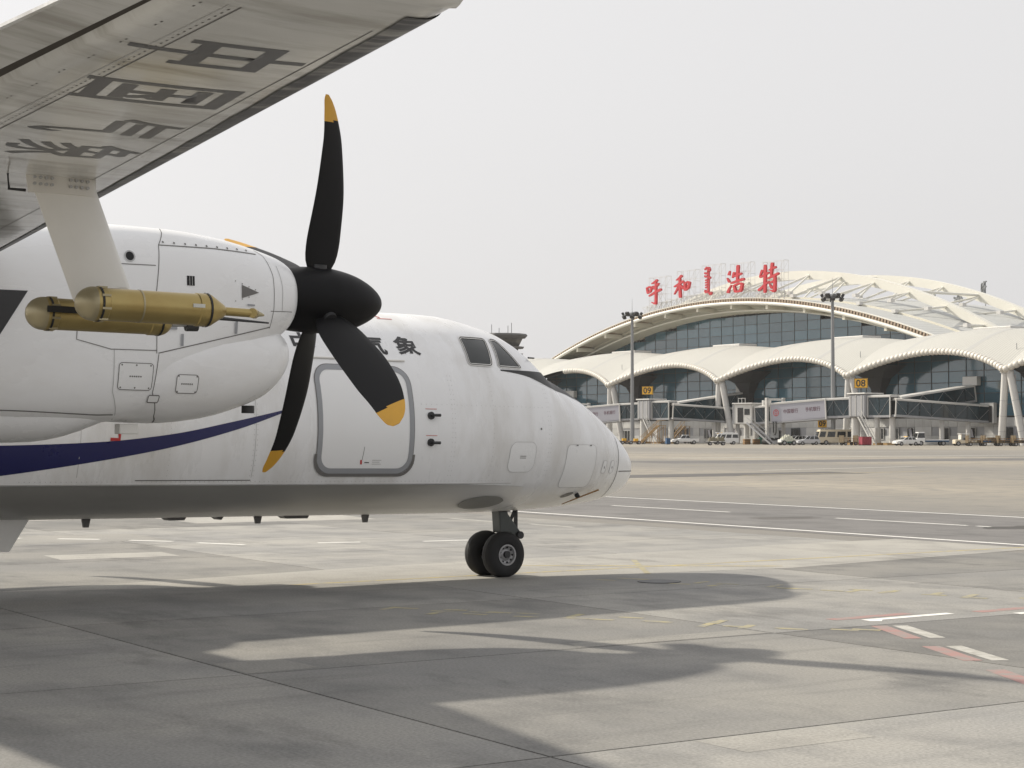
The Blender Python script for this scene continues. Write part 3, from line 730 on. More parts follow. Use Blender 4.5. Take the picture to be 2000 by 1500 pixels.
def nac_y(a, z):
    best = 0.0
    for T in (NAC, CHIN):
        if T[0][0] <= a <= T[-1][0]:
            zt, zb, w = np_par(T, a); q = abs(z - (zt + zb) / 2) / ((zt - zb) / 2)
            if q < 1: best = max(best, w * (1 - q ** exn(T, a)) ** (1 / exn(T, a)))
    return best
def on_nac(off=0.003):
    def fn(a, z):
        y = nac_y(a, z); e = 0.015
        dyz = (nac_y(a, z + e) - nac_y(a, z - e)) / (2 * e); dya = (nac_y(a + e, z) - nac_y(a - e, z)) / (2 * e)
        n = Vector((-dya, 1, -dyz)).normalized() * off
        return Vector((a + n.x, -(YE + y + n.y), z + n.z))
    return fn
PROP_Z, PROP_A = 3.045, -4.87
def blade_mesh(beta0, r0, r1, sweep, n_r=26, curl=0.0, wide=1.0):
    """one feathered blade: z radial, x forward, y sideways"""
    rs = np.linspace(0, 1, n_r) ** 0.9 * (r1 - r0) + r0
    rings = []
    for r in rs:
        c = pchip([0.22, 0.30, 0.42, 0.6, 0.9, 1.3, 1.6, 1.8, 1.9, 1.95], [0.15, 0.25, 0.345, 0.375, 0.365, 0.315, 0.25, 0.185, 0.125, 0.05], r) * (1 + (wide - 1) * min(1, r / 1.4))
        th = pchip([0.22, 0.5, 1.0, 1.95], [0.085, 0.05, 0.032, 0.012], r)
        be = R(pchip([0.22, 0.7, 1.4, 1.95], [beta0 + 10, beta0, beta0 - 12, beta0 - 20], r))
        x0 = pchip([0.2, 0.6, 1.1, 1.5, 1.8, 1.95], [-0.01, 0.02, 0.055, 0.04, -0.03, -0.10], r) * sweep
        cv = Vector((math.sin(be), math.cos(be) * 1.0, 0)); nv = Vector((-math.cos(be), math.sin(be), 0))
        ring = []
        for k in range(16):
            t = 2 * PI * k / 16; s = math.cos(t) * 0.5
            ring.append(cv * (x0 + s * c) + nv * (math.sin(t) * th * 0.5 * (0.75 + 0.5 * s)) + Vector((0, curl * (r / 1.95) ** 2, r)))
        rings.append(ring)
    return rings

def nacelle(sgn):
    st = list(np.linspace(-12.8, -5.8, 40)) + list(np.linspace(-5.75, -5.25, 22))
    mb = MB(); mb.loft([nring(NAC, s, sgn) for s in st])
    nc = mb.build('engine_nacelle', 'nacelle_paint', air, smooth=50)
    mb = MB(); mb.loft([nring(CHIN, s, sgn) for s in list(np.linspace(-8, -5.62, 20)) + list(np.linspace(-5.6, -5.29, 20))])
    mb.build('intake_cowl', 'nacelle_paint', nc, smooth=50)
    # intake mouth: a dark recess inside the lip
    mb = MB(); mb.loft([[(p[0] + 0.004, sgn * YE + (p[1] - sgn * YE) * f, 2.495 + (p[2] - 2.495) * f) for p in nring(CHIN, -5.29, sgn)] for f in (1.0, 0.8)], cap=False)
    mb.build('intake_lip', 'dark_steel', nc, smooth=50)
    MB().loft([[(-5.278, sgn * YE + (p[1] - sgn * YE) * 0.8, 2.495 + (p[2] - 2.495) * 0.8) for p in nring(CHIN, -5.29, sgn)], [(-5.282, p[1] * 0.4 + sgn * YE * 0.6, 2.495 + (p[2] - 2.495) * 0.4) for p in nring(CHIN, -5.29, sgn)]]).build('intake_mouth', 'interior', nc)
    # wheel-well fairing
    FAIR = [(-11.0, 2.3, 1.95, 0.3), (-9.8, 2.3, 1.72, 0.42), (-8.2, 2.3, 1.648, 0.45), (-7.7, 2.25, 1.66, 0.44), (-7.4, 2.18, 1.715, 0.42), (-7.2, 2.1, 1.79, 0.38), (-7.02, 2.0, 1.86, 0.3)]
    MB().loft([nring(FAIR, s, sgn) for s in np.linspace(-11, -7.02, 30)]).build('wheel_fairing', 'nacelle_paint', nc, smooth=60)
    # spinner
    prof = [(-5.26, 0.285), (-5.2, 0.30), (-4.95, 0.315), (-4.8, 0.315), (-4.65, 0.298), (-4.5, 0.262), (-4.38, 0.215), (-4.28, 0.158), (-4.21, 0.10), (-4.175, 0.05), (-4.165, 0.008)]
    xs = [p[0] for p in prof]
    rings = []
    for a_ in list(np.linspace(-5.26, -4.3, 30)) + list(np.linspace(-4.28, -4.165, 14)):
        r_ = pchip(xs, [p[1] for p in prof], a_)
        rings.append([(a_, sgn * YE + r_ * math.cos(2 * PI * k / 40), PROP_Z + r_ * math.sin(2 * PI * k / 40)) for k in range(40)])
    sp = MB().loft(rings).build('spinner', 'spinner_black', air, smooth=60)
    angs = (8, 127, 207, 293) if sgn < 0 else (30, 120, 210, 300)
    for i, ang in enumerate(angs):
        sw = 1.0 if i != 1 else 0.5
        wd_ = (0.95, 1.3, 0.85, 1.2)[i]
        Rx = Matrix.Rotation(R(ang) * 1.0, 4, 'X')          # from up towards starboard
        Tm = Matrix.Translation((PROP_A, sgn * YE, PROP_Z)) @ Rx @ Matrix.Diagonal((1, 1, (1.0, 1.0, 0.95, 0.96)[i], 1))
        be = (86, 76, 116, 108)[i]
        mb = MB(); mb.loft([[Tm @ p for p in rg] for rg in blade_mesh(be, 0.22, 1.72, sw, wide=wd_)])
        bl = mb.build('propeller_blade', 'black_prop', air, smooth=60)
        rg = blade_mesh(be, 1.70, 1.95, sw, 12, wide=wd_)
        rg = [[Vector((p.x * 1.015, p.y * 1.015 + (0.001 if p.y > 0 else -0.001), p.z)) for p in q] for q in rg]
        MB().loft([[Tm @ p for p in q] for q in rg]).build('blade_tip', 'prop_yellow', bl, smooth=60)
        MB().tube([Tm @ Vector((0, 0, 0.2)), Tm @ Vector((0, 0, 0.345))], [0.085, 0.07], 14).build('blade_cuff', 'dark_steel', bl, smooth=50)
    return nc
nac_port = nacelle(1)
nac = nacelle(-1)
def ndecal(name, V, F, m, off=0.003, step=0.06, parent=None): return draped(name, V, F, on_nac(off), m, parent or nac, step)
def nseam(pts, w=0.007, m='seam'):
    q = []
    for p0, p1 in zip(pts, pts[1:]):
        k = max(2, int((Vector(p1) - Vector(p0)).length / 0.05)); q += [tuple(Vector(p0).lerp(Vector(p1), i / k)) for i in range(k)]
    q.append(pts[-1]); ndecal('panel_joint', *ribbon(q, w), m, 0.003, None)
nseam([(-6.64, 3.56), (-6.75, 3.39), (-6.80, 2.97), (-6.785, 2.44)])
nseam([(-6.75, 3.392), (-6.2, 3.405), (-5.72, 3.395)], 0.009)
nseam([(-5.70, 3.44), (-5.637, 3.387), (-5.60, 3.2), (-5.60, 2.9), (-5.62, 2.72)], 0.006)
nseam([(-5.53, 3.30), (-5.50, 3.1), (-5.50, 2.87)], 0.006, 'seam_soft')
nseam([(-6.77, 2.443), (-5.62, 2.73)], 0.009)
nseam([(-6.80, 3.205), (-7.5, 3.19), (-7.52, 2.53), (-7.21, 2.46), (-6.79, 2.465)])
nseam([(-7.18, 2.455), (-7.17, 2.1), (-7.06, 1.862)], 0.006, 'seam_soft')
nseam([(-6.765, 2.434), (-6.79, 2.1), (-6.68, 1.90), (-6.61, 1.85)])
nseam([(-5.635, 2.872), (-5.36, 2.885)], 0.006)
nseam([(-8.6, 1.93), (-7.9, 1.92), (-7.26, 1.90), (-7.10, 1.905)], 0.008)
for x0, z0, x1, z1 in ((-7.13, 2.12, -6.81, 2.35), (-6.58, 2.105, -6.37, 2.265)):
    pnl = ndecal('access_panel', *poly(rrect(x0, z0, x1, z1, 0.03)), 'panel_paint', 0.003, 0.05)
    ndecal('panel_joint', *ribbon(rrect(x0, z0, x1, z1, 0.03), 0.006, True), 'seam', 0.0045, 0.05, parent=pnl)
    for fx in (0.08, 0.5, 0.92):
        for fz in (0.08, 0.92):
            cx, cz = x0 + (x1 - x0) * fx, z0 + (z1 - z0) * fz
            if fx == 0.5 and x0 > -6.9: continue
            ndecal('fastener', *poly([(cx + 0.008 * math.cos(t), cz + 0.008 * math.sin(t)) for t in np.linspace(0, 2 * PI, 7)[:-1]]), 'seam', 0.005, None, parent=pnl)
    cx, cz = (x0 + x1) / 2, (z0 + z1) / 2
    for k in range(6): ndecal('stencil', *poly([(cx - 0.06 + k * 0.02, cz - 0.006), (cx - 0.047 + k * 0.02, cz - 0.006), (cx - 0.047 + k * 0.02, cz + 0.006), (cx - 0.06 + k * 0.02, cz + 0.006)]), 'seam', 0.005, None, parent=pnl)
lt = ndecal('latch_panel', *poly(rrect(-6.82, 2.02, -6.72, 2.08, 0.012)), 'panel_paint', 0.006, 0.05)
ndecal('panel_joint', *ribbon(rrect(-6.82, 2.02, -6.72, 2.08, 0.012), 0.008, True), 'seam', 0.007, None, parent=lt)
vt = ndecal('vent_grille', *poly([(-6.505, 3.05), (-6.43, 3.05), (-6.43, 3.135), (-6.505, 3.135)]), 'interior', 0.004, 0.04)
for k in (1, 2): ndecal('vent_bar', *ribbon([(-6.505 + 0.025 * k, 3.05), (-6.505 + 0.025 * k, 3.135)], 0.005), 'seam_soft', 0.008, None, parent=vt)
ndecal('intake_scoop', *poly([(-5.955, 3.09), (-5.77, 3.03), (-5.955, 2.97)]), 'kick_plate', 0.004, 0.03)
rd = ndecal('drain_port', *poly([(-7.04 + 0.045 * math.cos(t), 3.27 + 0.045 * math.sin(t)) for t in np.linspace(0, 2 * PI, 17)[:-1]]), 'interior', 0.004, None)
ndecal('port_rim', *ribbon([(-7.04 + 0.045 * math.cos(t), 3.27 + 0.045 * math.sin(t)) for t in np.linspace(0, 2 * PI, 17)[:-1]], 0.012, True), 'steel', 0.006, None, parent=rd)
for x0, z0, x1, z1 in ((-6.56, 2.515, -6.535, 2.62), (-6.02, 2.65, -5.995, 2.76), (-5.90, 2.905, -5.82, 2.92), (-6.72, 2.655, -6.60, 2.68)):
    ndecal('drain_fairing', *poly([(x0, z0), (x1, z0), (x1, z1), (x0, z1)]), 'door_frame', 0.012, 0.05)
for k in range(9): ndecal('fastener', *poly([(-6.7 + k * 0.11 + 0.01 * math.cos(t), 3.422 + 0.01 * math.sin(t)) for t in np.linspace(0, 2 * PI, 7)[:-1]]), 'seam', 0.005, None)
for k in range(7): ndecal('fastener', *poly([(-6.02 + (k % 4) * 0.07 + 0.006 * math.cos(t), (3.12 - (k % 4) * 0.022 if k < 4 else 2.94 + (k % 4) * 0.022) + 0.006 * math.sin(t)) for t in np.linspace(0, 2 * PI, 6)[:-1]]), 'seam', 0.005, None)
ndecal('black_flash', *poly([(-8.9, 2.90), (-7.95, 2.915), (-8.18, 2.54), (-8.9, 1.9)]), 'ink', 0.004, 0.08)
MB().box((-6.86, -4.12, 1.785), (0.18, 0.12, 0.09)).build('drain_box', 'pylon_paint', nac, bevel=0.01)
MB().tube([(-5.62, -4.02, 2.02), (-5.62, -4.02, 1.95)], 0.06, 12).build('cooler_outlet', 'dark_steel', nac, smooth=40)
fdecal('red_mark', *ribbon([(-5.88, 1.70), (-5.78, 1.70), (-5.78, 1.79)], 0.035), 'red_paint', 0.006, 0.05)

# ---- wings (section x/c along the chord; lower side visible)
def le_a(y): return -8.24 if y < 4.6 else -8.24 - (y - 4.6) * 0.193
def te_a(y): return -11.22 if y < 4.6 else -11.22 + (y - 4.6) * 0.012
def wz(y): return 3.265 if y < 4.0 else 3.265 - (y - 4.0) * 0.0155
def foil(x):  # (upper, lower) thickness as a share of the chord
    t = 0.16
    yt = 5 * t * (0.2969 * math.sqrt(x) - 0.126 * x - 0.3516 * x * x + 0.2843 * x ** 3 - 0.1015 * x ** 4)
    cam_ = 0.022 * (1 - (2 * x - 0.9) ** 2 * 0.9)
    return cam_ + yt, pchip([0, 0.004, 0.012, 0.03, 0.07, 0.12, 0.3, 0.6, 0.8, 1.0], [0, -0.014, -0.024, -0.036, -0.045, -0.048, -0.050, -0.044, -0.026, 0], x)
def wpt(y, x, up_, sgn, off=0.0):
    c = le_a(y) - te_a(y); z = foil(x)[0 if up_ else 1] * c
    return Vector((le_a(y) - x * c, sgn * y, wz(y) + z + off))
YS = [0.0, 0.9, 2, 3, 4.0, 4.6, 6, 7.5, 9, 10.5, 12, 13.0, 13.6, 14.22]
XH = 0.77
def wing(sgn):
    XU = [XH + 0.05 - (XH + 0.05) * (1 - math.cos(PI / 2 * k / 16)) for k in range(17)]
    XL = [XH * (1 - math.cos(PI / 2 * k / 16)) for k in range(1, 17)]
    rings = [[wpt(y, x, True, sgn) for x in XU] + [wpt(y, x, False, sgn) for x in XL] for y in YS]
    w = MB().loft(rings).build('wing', 'wing_paint', air, smooth=50)
    # tip cap
    tr = []
    for k in range(6):
        q = k / 5 * PI / 2; y = 14.23 + 0.12 * math.sin(q); f_ = math.cos(q) * 0.97 + 0.03
        tr.append([Vector((wpt(14.22, x, u_, sgn).x * (0.6 + 0.4 * f_) + (le_a(14.22) - 0.6) * (0.4 - 0.4 * f_), sgn * y, wz(14.22) + (wpt(14.22, x, u_, sgn).z - wz(14.22)) * f_ - 0.01))
                   for x, u_ in [(x, True) for x in np.linspace(1.0, 0, 14)] + [(x, False) for x in np.linspace(0.03, 0.97, 13)]])
    MB().loft(tr).build('wing_tip', 'wing_paint', w, smooth=60)
    # flap and aileron: separate surfaces behind a real slot
    for y0, y1, nm in ((1.6, 9.55, 'flap'), (9.6, 14.12, 'aileron')):
        rings = []
        for y in [y0] + [q for q in YS if y0 < q < y1] + [y1]:
            XA = list(np.linspace(1.0, XH + 0.035, 8)); xm = XH + 0.02
            ring = [wpt(y, x, True, sgn, -0.012) for x in XA] + [(wpt(y, xm, True, sgn) + wpt(y, xm, False, sgn)) / 2] + [wpt(y, x, False, sgn) for x in reversed(XA[:-1])][:7]
            rings.append(ring)
        MB().loft(rings).build(nm, 'wing_paint', air, smooth=40)
    # gap seal
    MB().loft([[wpt(y, XH + 0.002, False, sgn, 0.02), wpt(y, XH + 0.034, False, sgn, 0.03), wpt(y, XH + 0.034, False, sgn, 0.045), wpt(y, XH + 0.002, False, sgn, 0.035)] for y in YS[1:-1]]).build('gap_seal', 'gap_dark', w)
    # de-icing boot wrapped round the leading edge
    xb = [0.055 * (1 - k / 8) ** 2 for k in range(8)]
    rings = []
    for y in np.linspace(4.7, 14.05, 60):
        c = le_a(y) - te_a(y); q = 0.115 / c
        xl = [q * 1.2 * ((k / 9) ** 2) for k in range(10)]
        jag = 1 + 0.012 * math.sin(y * 9) + 0.012 * math.sin(y * 31)
        rings.append([wpt(y, x * jag, True, sgn, 0.004) for x in reversed(xl)] + [wpt(y, x * jag, False, sgn) + Vector((0.002, 0, -0.004)) for x in xl[1:]])
    MB().loft(rings, cap=False, closed=False).build('deicing_boot', 'boot_rubber', w, smooth=60)
    # chordwise and spanwise seams below
    return w
MB().loft([[(a_, y, z) for y, z in [(w_ * math.cos(t), 3.0 + h_ * math.sin(t)) for t in np.linspace(0, PI, 15)] + [(-w_ * 0.5, 2.8), (w_ * 0.5, 2.8)]] for a_, w_, h_ in ((-7.4, 0.5, 0.25), (-7.9, 1.0, 0.5), (-8.6, 1.25, 0.72), (-10, 1.3, 0.78), (-11.4, 1.2, 0.68), (-12.6, 0.7, 0.36))]).build('wing_fairing', 'white_paint', air, smooth=60)
wing_port = wing(1)
wg = wing(-1)
def under(off=0.003):
    def fn(a, y):
        yy = abs(y); c = le_a(yy) - te_a(yy); x = min(0.999, max(0.001, (le_a(yy) - a) / c)); p = wpt(yy, x, False, -1); return Vector((a, -yy, p.z - off))
    return fn
def wdecal(name, V, F, m, off=0.003, step=0.15): return draped(name, V, F, under(off), m, wg, step)
for fx, w_, m_ in ((0.60, 0.008, 'seam'), (0.15, 0.006, 'seam'), (0.64, 0.005, 'seam_soft')):
    wdecal('seam_line', *ribbon([(le_a(y) - fx * (le_a(y) - te_a(y)), y) for y in np.linspace(5, 13.8, 60)], w_), m_, 0.0008, None)
for y_ in (9.35, 7.2): wdecal('seam_line', *ribbon([(a_, y_) for a_ in np.linspace(le_a(y_) - 0.2, le_a(y_) - XH * (le_a(y_) - te_a(y_)) + 0.02, 20)], 0.009), 'seam', 0.003, None)
rv = MB(); V = []; F = []
for i, y_ in enumerate(np.arange(9.4, 13.8, 0.055)):
    for fx in (0.62, 0.71):
        a_ = le_a(y_) - fx * (le_a(y_) - te_a(y_)); o = len(V)
        if fx == 0.71 and i % 6 > 1: continue
        V += [(a_ - 0.0035, y_ - 0.009), (a_ + 0.0035, y_ - 0.009), (a_ + 0.0035, y_ + 0.009), (a_ - 0.0035, y_ + 0.009)]; F.append((o, o + 1, o + 2, o + 3))
ro = wdecal('rivet_row', V, F, 'seam', 0.001, None); ro['kind'] = 'stuff'
# writing under the wing: the tops of the characters point forward, read from the tip inwards
for ch, ac, yc in (('中', -10.41, 13.10), ('国', -10.285, 12.28), ('气', -10.13, 11.43), ('象', -10.0, 10.68)):
    V, F = text_mesh(ch, 0.72, 0.005 if ch in '气象' else 0.011)
    wdecal('wing_lettering', [(v.y * 0.93 + v.x * 0.13 + ac, yc - v.x * 0.70 + v.y * 0.19) for v in V], F, 'wing_ink', 0.0012, 0.12)

# ---- instrument pylon and its two gold probe pods
PY = 9.75
def sec(cx, cy, z, ch, th, n=20, lean=0):
    return [Vector((cx + ch * 0.5 * math.cos(2 * PI * k / n), -cy + th * 0.5 * math.sin(2 * PI * k / n) * (0.75 + 0.25 * math.cos(2 * PI * k / n)), z)) for k in range(n)]
rings = [sec(-9.70 + (3.10 - z) * 0.40, PY, z, 0.36, 0.09) for z in np.linspace(3.14, 2.42, 8)]
pyl = MB().loft(rings).build('probe_pylon', 'pylon_paint', air, smooth=60)
MB().loft([sec(-9.70, PY, 3.16, 0.40, 0.15), sec(-9.68, PY, 2.99, 0.385, 0.125)]).build('pylon_bracket', 'pylon_white', pyl, smooth=50)
for k in range(8):
    for r_ in (0, 1):
        x = -9.86 + (k % 4) * 0.032 + (0.2 if k > 3 else 0)
        MB().disc((x, -PY - 0.055, 3.03 + r_ * 0.035), (0, -1, 0), 0.009, 8, 0.012).build('bolt', 'steel', pyl)
MB().tube([(-9.90, -9.72, 3.17), (-9.98, -9.73, 3.10), (-9.97, -9.73, 3.0), (-9.88, -9.73, 3.0)], 0.009, 6).build('cable_loop', 'dark_steel', pyl, smooth=60)
MB().tube([(-9.42, -PY - 0.22, 2.425), (-9.42, -PY + 0.24, 2.425)], 0.07, 14).build('cross_tube', 'pylon_white', pyl, smooth=50)
def pod(y, a0, a1, z, r, nose):
    pts = [(a0 + 0.10 - 0.10 * math.cos(t), r * math.sin(t)) for t in np.linspace(0.02, PI / 2, 9)] + [(a0 + 0.16, r), (a0 + 0.165, r * 0.955), (a1 - 0.07, r * 0.955), (a1 - 0.065, r), (a1, r)]
    if nose == 'cone': pts += [(a1 + 0.015, r * 0.97), (a1 + 0.10, r * 0.40), (a1 + 0.11, r * 0.30), (a1 + 0.115, 0.003)]
    else: pts += [(a1 + 0.08 * math.sin(t), r * math.cos(t)) for t in np.linspace(0.2, PI / 2 - 0.02, 7)]
    rings = [[(p, y + q * math.cos(2 * PI * k / 28), z + q * math.sin(2 * PI * k / 28)) for k in range(28)] for p, q in pts]
    nd = 9
    pod_ = MB().loft(rings[nd - 1:]).build('probe_pod', 'gold', air, smooth=35)
    MB().loft(rings[:nd]).build('pod_dome', 'gold_dull', pod_, smooth=60)
    for aa in (a0 + 0.118, a1 - 0.012):
        MB().loft([[(aa + d_, y + (r + 0.003) * math.cos(2 * PI * k / 28), z + (r + 0.003) * math.sin(2 * PI * k / 28)) for k in range(28)] for d_ in (0, 0.012)], cap=False).build('clamp_band', 'black_tape', pod_, smooth=60)
    for k in range(8):
        th = 2 * PI * k / 8 + 0.3
        MB().box((a0 + 0.14, y + r * 1.0 * math.cos(th), z + r * 1.0 * math.sin(th)), (0.05, 0.012, 0.012)).build('clip', 'gold_dull', pod_)
    return pod_
RP = 0.092
mat('label_white', (0.62, 0.62, 0.58), 0.5)
p1 = pod(-9.98, -9.69, -8.935, 2.395, RP, 'cone')
MB().tube([(-8.84, -9.98, 2.395), (-8.66, -9.98, 2.392)], 0.024, 12).build('sampling_tube', 'gold', p1, smooth=50)
MB().tube([(-8.665, -10.005, 2.392), (-8.625, -9.955, 2.392)], 0.028, 10).build('sampling_head', 'gold', p1, smooth=50)
MB().tube([(-8.625, -9.98, 2.392), (-8.58, -9.98, 2.385)], [0.02, 0.006], 8).build('sampling_point', 'gold_dull', p1, smooth=50)
MB().box((-9.02, -9.98 - RP * 0.955 - 0.002, 2.41), (0.07, 0.004, 0.02)).build('label_plate', 'label_white', p1)
MB().loft([[(-9.34 + d_, -9.98 + (RP * 0.955 + 0.002) * math.cos(2 * PI * k / 28), 2.395 + (RP * 0.955 + 0.002) * math.sin(2 * PI * k / 28)) for k in range(28)] for d_ in (0, 0.01)], cap=False).build('pod_joint', 'gold_dull', p1, smooth=60)
p2 = pod(-9.50, -9.78, -9.00, 2.365, RP, 'dome')
MB().box((-9.42, -9.601, 2.385), (0.55, 0.008, 0.035)).build('tape_stripe', 'black_tape', p2)
MB().tube([(-8.92, -9.5, 2.345), (-8.82, -9.5, 2.35)], 0.018, 8).build('sensor_stub', 'steel', p2, smooth=50)
MB().tube([(-8.83, -9.5, 2.335), (-8.76, -9.5, 2.337)], 0.03, 10).build('sensor_head', 'dark_steel', p2, smooth=50)
MB().tube([(-8.94, -9.6, 2.40), (-8.7, -9.6, 2.385), (-8.35, -9.6, 2.372)], [0.014, 0.012, 0.005], 8).build('pitot_rod', 'dark_steel', p2, smooth=50)

# ---- nose gear
ng = MB(); ng.prism([(-0.02, -0.09, 0.90), (0.13, -0.09, 0.90), (0.15, -0.09, 0.80), (0.36, -0.09, 0.56), (0.34, -0.09, 0.49), (0.25, -0.09, 0.50), (0.18, -0.09, 0.56), (0.03, -0.09, 0.56), (0.01, -0.09, 0.80)], (0, 0.18, 0))
gear = ng.build('nose_gear_leg', 'gear_steel', air, bevel=0.015)
MB().prism([(0.07, -0.05, 0.56), (0.17, -0.05, 0.555), (0.31, -0.05, 0.52), (0.22, -0.05, 0.40), (0.10, -0.05, 0.27), (-0.05, -0.05, 0.25), (-0.06, -0.05, 0.35)], (0, 0.10, 0)).build('trailing_arm', 'gear_steel', gear, bevel=0.015)
MB().tube([(0.325, -0.13, 0.525), (0.325, 0.13, 0.525)], 0.05, 16).build('pivot_pin', 'dark_steel', gear, smooth=40)
MB().tube([(0.325, -0.03, 0.54), (0.39, -0.03, 0.545)], 0.012, 6).build('tow_pin', 'steel', gear)
MB().bar((0.32, -0.02, 0.55), (0.315, -0.02, 0.885), 0.05, 0.03).build('drag_link', 'dark_steel', gear)
MB().bar((0.23, -0.02, 0.70), (0.31, -0.02, 0.87), 0.03, 0.03).build('brace', 'dark_steel', gear)
MB().tube([(0.10, 0, 0.865), (0.34, 0, 0.875)], 0.018, 8).build('steering_rod', 'dark_steel', gear)
MB().box((0.06, 0, 0.865), (0.2, 0.26, 0.07)).build('gear_collar', 'dark_steel', gear, bevel=0.01)
MB().tube([(0.0, -0.3, 0.292), (0.0, 0.3, 0.292)], 0.045, 12).build('axle', 'dark_steel', gear)
MB().bar((-0.03, -0.1, 0.56), (0.06, -0.1, 0.56), 0.03, 0.02).build('tow_lug', 'dark_steel', gear)
def wheel(name_par, x, y, z, rad, wd, sgn, parent, rr=0.44):
    prof = [(-wd / 2 * 0.80, rad * rr), (-wd / 2 * 0.98, rad * (rr + 0.10)), (-wd / 2, rad * 0.72), (-wd / 2 * 0.90, rad * 0.88), (-wd / 2 * 0.66, rad * 0.965), (-wd / 2 * 0.3, rad * 0.995)]
    for gx in (-0.26, -0.22, 0.0): pass
    prof += [(-wd / 2 * 0.26, rad * 0.975), (-wd / 2 * 0.2, rad * 0.998), (0, rad)]
    prof = prof + [(-p, q) for p, q in reversed(prof[:-1])]
    n = 48
    rings = [[(x + q * math.cos(2 * PI * k / n), y + p, max(z + q * math.sin(2 * PI * k / n), z - rad * 0.975)) for k in range(n)] for p, q in prof]
    ty = MB().loft(rings, cap=False).build('tyre', 'tyre', parent, smooth=40)
    s = sgn; h = wd / 2
    rp = [(h * 0.80, rad * rr), (h * 0.93, rad * (rr + 0.02)), (h * 0.93, rad * (rr - 0.05)), (h * 0.62, rad * (rr - 0.08)), (h * 0.5, rad * 0.26), (h * 0.62, rad * 0.2), (h * 0.62, rad * 0.13), (h * 0.8, rad * 0.12), (h * 0.8, 0.002)]
    MB().loft([[(x + q * math.cos(2 * PI * k / n), y + s * p, z + q * math.sin(2 * PI * k / n)) for k in range(n)] for p, q in rp], cap=False).build('rim', 'rim', ty, smooth=35)
    for k in range(9):
        th = 2 * PI * k / 9
        MB().disc((x + rad * 0.33 * math.cos(th), y + s * h * 0.55, z + rad * 0.33 * math.sin(th)), (0, s, 0), rad * 0.045, 10, 0.012).build('rim_hole', 'interior', ty)
    return ty
for y in (-0.20, 0.20): wheel('w', 0.0, y, 0.286, 0.293, 0.20, 1 if y > 0 else -1, gear)
# main gear (out of view, but it carries the aircraft and casts shade)
for s in (-1, 1):
    mg = MB().tube([(-9.56, s * YE, 1.9), (-9.56, s * YE, 0.62)], 0.09, 12).build('main_gear_leg', 'gear_steel', air, smooth=40)
    MB().tube([(-9.56, s * YE, 0.62), (-9.56, s * YE, 0.42)], 0.07, 12).build('axle', 'gear_steel', mg, smooth=40)
    for y in (-0.28, 0.28): wheel('w', -9.56, s * YE + y, 0.36, 0.45, 0.28, 1 if y > 0 else -1, mg)
# tail surfaces
MB().prism([(-17.2, -0.08, 3.3), (-21.2, -0.08, 3.3), (-22.6, -0.08, 8.4), (-20.9, -0.08, 8.4), (-19.2, -0.08, 5.0)], (0, 0.16, 0)).build('tail_fin', 'white_paint', air, bevel=0.05)
for s in (-1, 1):
    MB().prism([(-19.6, 0, 3.3), (-21.9, 0, 3.3), (-22.0, s * 4.5, 3.9), (-20.8, s * 4.5, 3.9)], (0, 0, 0.14)).build('tailplane', 'white_paint', air, bevel=0.03)

# ------------------------------------------------------------------ the terminal: x along the front, y out to the apron, z up
T0 = Vector((82.4, 300.0, 0.0)); TROT = GROT
def TW(t, u, z=0.0): return T0 + GD * t + GU * u + Vector((0, 0, z))
BAY = 37.7
con = thing('boarding_concourse', 'long glass boarding concourse under a scalloped white wave roof', 'building', T0, TROT)
def wave(t): return abs(math.sin(PI * t / BAY)) ** 0.82
VZ = 12.9
def roof_pt(t, q, lift=0.0):
    """q = 0 at the eave, 1 at the back edge"""
    w = wave(t); u0 = -3.4 * w; u = u0 + (-36 - u0) * q
    d = u0 - u
    e = min(1.0, d / 15.0); B = 6.7 * math.sin(e * PI / 2) - 1.6 * (max(0.0, d - 15.0) / 18.0) ** 2
    A_ = 3.95 - 2.6 * math.sin(min(1.0, d / 17.0) * PI / 2)
    z = VZ + A_ * w + B
    return Vector((t, u, z + lift))
TB0, TB1 = -1, 5
for k in range(TB0, TB1):
    ts = [BAY * k + BAY * (0.5 - 0.5 * math.cos(PI * i / 32)) * 0.35 + BAY * i / 32 * 0.65 for i in range(33)]
    ts[0] += 0.012; ts[-1] -= 0.012
    qs = [(i / 22) ** 1.3 for i in range(23)]
    V = [roof_pt(t, q) for t in ts for q in qs]
    F = [(i * 23 + j, (i + 1) * 23 + j, (i + 1) * 23 + j + 1, i * 23 + j + 1) for i in range(32) for j in range(22)]
    MB().add(V, F).build('wave_roof', 'wave_roof', con, smooth=180)
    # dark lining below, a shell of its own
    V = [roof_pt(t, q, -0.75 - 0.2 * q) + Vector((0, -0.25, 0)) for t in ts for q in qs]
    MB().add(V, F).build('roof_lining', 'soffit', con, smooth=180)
    # grey bands laid over the roof, eave to crown
    for ft in (0.30, 0.72):
        tt = BAY * (k + ft)
        V = []; F2_ = []
        for i in range(16):
            q = 0.008 + i / 15 * 0.5
            for w_ in (-0.6, 0.6): V.append(roof_pt(tt + w_, q, 0.012))
            if i: F2_.append((2 * i - 2, 2 * i - 1, 2 * i + 1, 2 * i))
        MB().add(V, F2_).build('roof_band', 'roof_band', con, smooth=180)
